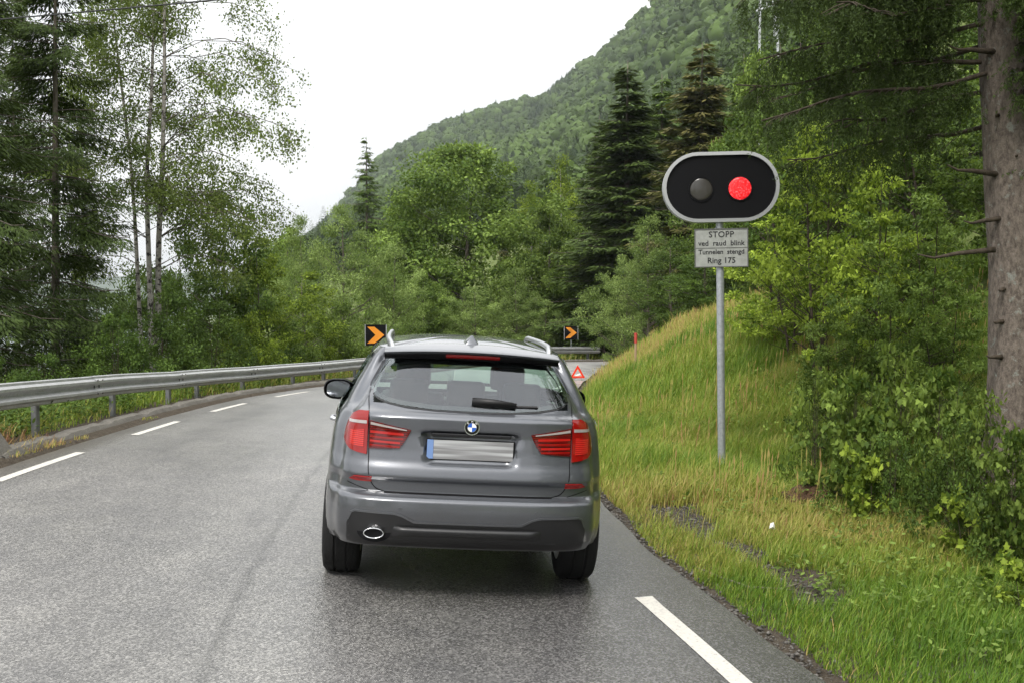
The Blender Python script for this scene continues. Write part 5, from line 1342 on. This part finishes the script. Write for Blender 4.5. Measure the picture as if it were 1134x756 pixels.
# ---- grass
def grass_patch(seed, n, x0, x1, y0, y1, hmin, hmax, wd, side, dens_fn=None, smin=.22, smax=9):
    r = rs(seed); x = x0 + (x1 - x0) * r.rand(n); y = y0 + (y1 - y0) * r.rand(n)
    # cluster into tufts
    tx = x + (r.rand(n) - .5) * .05; ty = y + (r.rand(n) - .5) * .05
    z, sL, sR = gz(tx, ty, True); s = sR if side > 0 else sL
    ok = (s > smin + .22 * (fbm(tx, ty, .8, 21) - .3)) & (s < smax)
    if dens_fn is not None: ok &= r.rand(n) < dens_fn(tx, ty, s)
    x, y, z, s = tx[ok], ty[ok], z[ok], s[ok]; n = len(x)
    clump = fbm(x, y, .55, 41); h = (hmin + (hmax - hmin) * r.rand(n) ** 1.5) * (.45 + 1.0 * clump) * np.clip(.45 + (s - smin) * 1.3, .35, 1.0)
    az_ = r.rand(n) * 6.28; ln = (.25 + .65 * r.rand(n)) ; wind = np.array([.18, -.05])
    dx, dy = np.cos(az_) * ln + wind[0], np.sin(az_) * ln + wind[1]
    px_, py_ = -np.sin(az_), np.cos(az_); w_ = wd * (.6 + .8 * r.rand(n))
    def at_(t, k): return np.column_stack([x + dx * h * t * t * .8 + px_ * w_ * k, y + dy * h * t * t * .8 + py_ * w_ * k, z - .01 + h * t * (1 - .18 * ln * t)])
    V = np.stack([at_(0, -.5), at_(0, .5), at_(.45, -.42), at_(.45, .42), at_(.78, -.25), at_(.78, .25), at_(1, 0)], 1)
    b = (np.arange(n) * 7)[:, None]
    F = np.stack([b + [0, 1, 3], b + [0, 3, 2], b + [2, 3, 5], b + [2, 5, 4], b + [4, 5, 6]], 1).reshape(-1, 3)
    big = fbm(x, y, 1.6, 61, 4); dry = fbm(x, y, 3.2, 71)
    var = np.clip(.16 + .60 * (big - .25) + .75 * (dry - .42) + .42 * (r.rand(n) - .5) + .12 * (r.rand(n) < .12) * 4 * r.rand(n) + np.where(y > 24, .08, 0) + np.where((y < 8.0), -.16, 0) + .10 * smoothstep(8.5, 9.5, y) * (1 - smoothstep(13, 15, y)), 0, 1)
    return V.reshape(-1, 3), F, np.repeat(var, 7)
gmat = material('grass_blades', (.1, .15, .03), .5, spec=.25); N = NT(gmat)
a_ = N.n('ShaderNodeAttribute'); a_.attribute_name = 'var'
gc = N.ramp(a_.outputs['Fac'], [(0, (.085, .175, .018)), (.3, (.16, .255, .026)), (.52, (.29, .33, .055)), (.72, (.44, .38, .12)), (.9, (.42, .28, .12)), (1, (.36, .18, .10))])
N.l(gc, N.b.inputs['Base Color']); tr = N.n('ShaderNodeBsdfTranslucent'); N.l(gc, tr.inputs['Color']); mx = N.n('ShaderNodeMixShader'); mx.inputs[0].default_value = .35
N.l(N.b.outputs[0], mx.inputs[1]); N.l(tr.outputs[0], mx.inputs[2]); N.l(mx.outputs[0], N.o.inputs['Surface'])
def bare(x, y, s):
    """thin grass on the muddy, gravelly strip beside the asphalt"""
    strip_ = np.exp(-((s - .75 - .15 * np.sin(y * 1.7)) / .28) ** 2) * smoothstep(6.9, 7.8, y) * (1 - smoothstep(11, 12.2, y))
    return np.clip(1.15 - 1.5 * strip_ * smoothstep(.30, .44, fbm(x, y, .45, 15, 4)), .03, 1)
def merge(parts, name, mat):
    V, F, A, off = [], [], [], 0
    for v, f, a in parts: V.append(v); F.append(f + off); A.append(a); off += len(v)
    o = link(name, fast_mesh(name, np.vstack(V), np.vstack(F), mat, {'var': np.concatenate(A)}, smooth=True)); o['kind'] = 'stuff'; return o
parts = [grass_patch(1, 190000, .6, 5.6, 4.6, 10.5, .04, .19, .0055, 1, bare, .06),
         grass_patch(2, 150000, .4, 6.5, 10.5, 17.5, .08, .32, .0075, 1, bare, .06),
         grass_patch(3, 110000, .5, 8, 17.5, 29, .12, .45, .012, 1, None, .2),
         grass_patch(4, 60000, 1.2, 12, 29, 50, .2, .6, .02, 1, None, .25)]
def seed_heads(seed, n, x0, x1, y0, y1, smin):
    r = rs(seed); x = x0 + (x1 - x0) * r.rand(n); y = y0 + (y1 - y0) * r.rand(n); z, sL, sR = gz(x, y, True); ok = (sR > smin) & (fbm(x, y, 1.8, 95) > .45); x, y, z = x[ok], y[ok], z[ok]; n = len(x)
    h = .12 + .42 * r.rand(n); dx, dy = (r.rand(n) - .3) * .25, (r.rand(n) - .5) * .25; V = []; w_ = .003
    q = lambda t, k, kk=0: np.column_stack([x + dx * t * h + k, y + dy * t * h + kk, z + h * t])
    V = np.stack([q(0, -w_), q(0, w_), q(.75, w_), q(.75, -w_), q(.72, -.002), q(.86, .008), q(1.02, .0), q(.86, -.008)], 1).reshape(-1, 3); b = (np.arange(n) * 8)[:, None]
    F = np.stack([b + [0, 1, 2], b + [0, 2, 3], b + [4, 5, 6], b + [4, 6, 7]], 1).reshape(-1, 3)
    return V, F, np.repeat(np.clip(.62 + .36 * r.rand(n), 0, 1), 8)
parts += [seed_heads(5, 900, 1.4, 5.5, 5, 14, .8), seed_heads(6, 2600, .8, 7, 14, 30, .5), seed_heads(7, 2500, 1.5, 9, 26, 42, .3)]
merge(parts, 'grass', gmat)
pl_ = [grass_patch(11, 22000, -9.5, -5.2, 9, 30, .10, .42, .013, -1, None, .62, 3.2), grass_patch(12, 22000, -7, 6, 30, 56, .2, .6, .02, -1, None, .75, 4),
       grass_patch(13, 900, -5.9, -5.2, 12.0, 13.4, .06, .2, .008, -1, None, .02, .5), grass_patch(14, 1800, -5.7, -5.15, 13, 17, .04, .10, .008, -1, lambda x, y, s: fbm(x, y, .6, 44) > .55, -.05, .12)]
merge(pl_, 'verge_grass', gmat)
# leafy herbs in the grass and behind the kerb
def herbs(seed, n, x0, x1, y0, y1, side, smin, smax, lsize, hmax, mat, name, thr=.5):
    r = rs(seed); x = x0 + (x1 - x0) * r.rand(n); y = y0 + (y1 - y0) * r.rand(n); z, sL, sR = gz(x, y, True); s = sR if side > 0 else sL
    ok = (s > smin) & (s < smax) & (fbm(x, y, 1.3, seed) > thr); x, y, z = x[ok], y[ok], z[ok]; n = len(x)
    k = 12; c = np.repeat(np.column_stack([x, y, z]), k, 0); hh = np.repeat(hmax * (.4 + .6 * r.rand(n)), k); u = r.rand(n * k)
    P = c + np.column_stack([r.normal(size=n * k) * .07, r.normal(size=n * k) * .07, hh * u]); ax = rand_dirs(r, n * k); ax[:, 2] = np.abs(ax[:, 2]) * .5
    nm = rand_dirs(r, n * k) * .5; nm[:, 2] += 1
    V, F = leaves(P, ax, nm, lsize * (.6 + .8 * r.rand(n * k)), OVAL, 1.0, .15)
    o = link(name, fast_mesh(name, V, F, mat, {'var': np.repeat(r.rand(n * k), 6)})); o['kind'] = 'stuff'
herbs(201, 9000, -10.5, -5.4, 8, 31, -1, .70, 4.5, .06, .60, M_['leaf_dark'], 'undergrowth', .33)
herbs(202, 3600, .8, 8, 5.0, 24, 1, .7, 9, .045, .20, M_['leaf_mid'], 'ground_cover', .48)
herbs(203, 1500, -8, 8, 30, 58, -1, .9, 5, .10, .7, M_['leaf_mid'], 'low_plants', .40)

# gravel beside the asphalt
stone_m = material('gravel_stone', (.2, .19, .18), .85); N = NT(stone_m)
N.l(N.ramp(N.noise(N.coord(), 18, 3), [(.35, (.035, .031, .027)), (.65, (.15, .14, .125))]), N.b.inputs['Base Color'])
r = rs(901); V, F, off = [], [], 0
oct_ = np.array([(1, 0, 0), (0, 1, 0), (-1, 0, 0), (0, -1, 0), (0, 0, .7), (0, 0, -.7)], float); of = np.array([(0, 1, 4), (1, 2, 4), (2, 3, 4), (3, 0, 4), (1, 0, 5), (2, 1, 5), (3, 2, 5), (0, 3, 5)])
yy_ = 6.0 + 7 * r.rand(5200); ss_ = np.abs(r.normal(size=5200)) * .10 + .01; ss_ = np.where(r.rand(5200) < .7, .72 + r.normal(size=5200) * .16, ss_)
xx_ = interp_line(mr_, yy_) + ss_ * .97; zz_ = gz(xx_, yy_)
for x, y, z, s in zip(xx_, yy_, zz_, .005 + .016 * r.rand(5200) ** 3.0):
    p = oct_ * s * (.6 + .8 * r.rand(6, 1)) * np.array([1.2, 1, .8]); th = r.rand() * 6.28; c_, s_2 = math.cos(th), math.sin(th)
    V.append(np.column_stack([p[:, 0] * c_ - p[:, 1] * s_2 + x, p[:, 0] * s_2 + p[:, 1] * c_ + y, p[:, 2] + z + s * .3])); F.append(of + off); off += 6
link('gravel', fast_mesh('gravel', np.vstack(V), np.vstack(F), stone_m))['kind'] = 'stuff'

# fallen twig, paper scrap, soil clump
def gp_(x, y, dz=0): return (x, y, gz1(x, y) + dz)
mb = MB(); P = [gp_(1.36, 8.35, .02), gp_(1.50, 8.05, .025), gp_(1.66, 7.8, .02), gp_(1.86, 7.72, .03), gp_(2.02, 7.80, .05)]; mb.tube(P, [.008, .010, .009, .008, .004], 6)
mb.tube([P[3], gp_(1.95, 7.62, .05)], [.005, .002], 5)
tag(mb.build('twig', bark_mat('twig_bark', (.10, .085, .065), (.24, .21, .17)), smooth=True), 'thin bare twig lying where the grass meets the asphalt', 'twig')
px_, py_ = (858 - 567) * 9.4 / 1250, 9.4
mb = MB(); c = Vector(gp_(px_, py_, .10)); mb.add([c + Vector(v) for v in ((-.025, 0, -.02), (.03, .01, -.03), (.012, .0, .035), (-.012, .02, .02), (0, -.02, .0))], [(0, 1, 4), (1, 2, 4), (2, 3, 4), (3, 0, 4)])
tag(mb.build('paper_scrap', material('white_paper', (.75, .75, .74), .7), fix=False), 'tiny crumpled white paper scrap lying in the grass of the verge', 'litter')
r = rs(4); px_, py_ = (898 - 567) * 10.6 / 1250, 10.6; mb = MB(); P = []
for i in range(13):
    ph = math.pi * .5 * i / 12
    P.append([(px_ + (.30 * math.cos(ph) + (r.rand() - .5) * .04) * math.cos(2 * math.pi * j / 20), py_ + .2 * math.cos(ph) * math.sin(2 * math.pi * j / 20), gz1(px_, py_) - .05 + .23 * math.sin(ph) + (r.rand() - .5) * .04) for j in range(20)])
for row in P: row.append(row[0])
mb.grid(P); tag(mb.build('soil_clump', bark_mat('brown_soil', (.035, .022, .014), (.15, .085, .05), 25, 1.0, (1, 1, 1)), smooth=True, fix=False), 'dark reddish brown clump of bare soil left of the bushes', 'soil clump')

# fjord and far shore on the left
wm = material('fjord_water', (.05, .08, .10), .12)
mb = MB(); mb.add([(-3200, 150, -58), (-100, 150, -58), (200, 3200, -58), (-3200, 3200, -58)], [(0, 1, 2, 3)]); tag(mb.build('water', wm, fix=False), kind='structure')
mb = MB(); P = []; xs2 = np.linspace(-3000, -200, 60)
for k_, (yy2, f_) in enumerate(((1900, 0), (2050, .5), (2300, 1), (2700, .9), (3100, 0))):
    P.append([(x, yy2, -60 + f_ * (60 + 55 * fbm(np.array([x]), np.array([yy2]), 600, 3)[0])) for x in xs2])
mb.grid(P); tag(mb.build('far_hills', material('far_hill_green', (.04, .06, .03), .9), smooth=True, fix=False), kind='structure')

# aerial haze
hm = bpy.data.materials.new('haze_air'); hm.use_nodes = True; ht = hm.node_tree; ht.nodes.clear()
ho = ht.nodes.new('ShaderNodeOutputMaterial'); hv = ht.nodes.new('ShaderNodeVolumePrincipled'); hv.inputs['Density'].default_value = .00015; hv.inputs['Color'].default_value = (.88, .94, 1.0, 1); hv.inputs['Anisotropy'].default_value = .2
ht.links.new(hv.outputs[0], ho.inputs['Volume'])
mb = MB(); zlo, zhi = -68.0, 330.0; mb.box((0, 0, (zlo + zhi) / 2), (7000, 7000, zhi - zlo)); hz = mb.build('haze', hm); hz['kind'] = 'stuff'
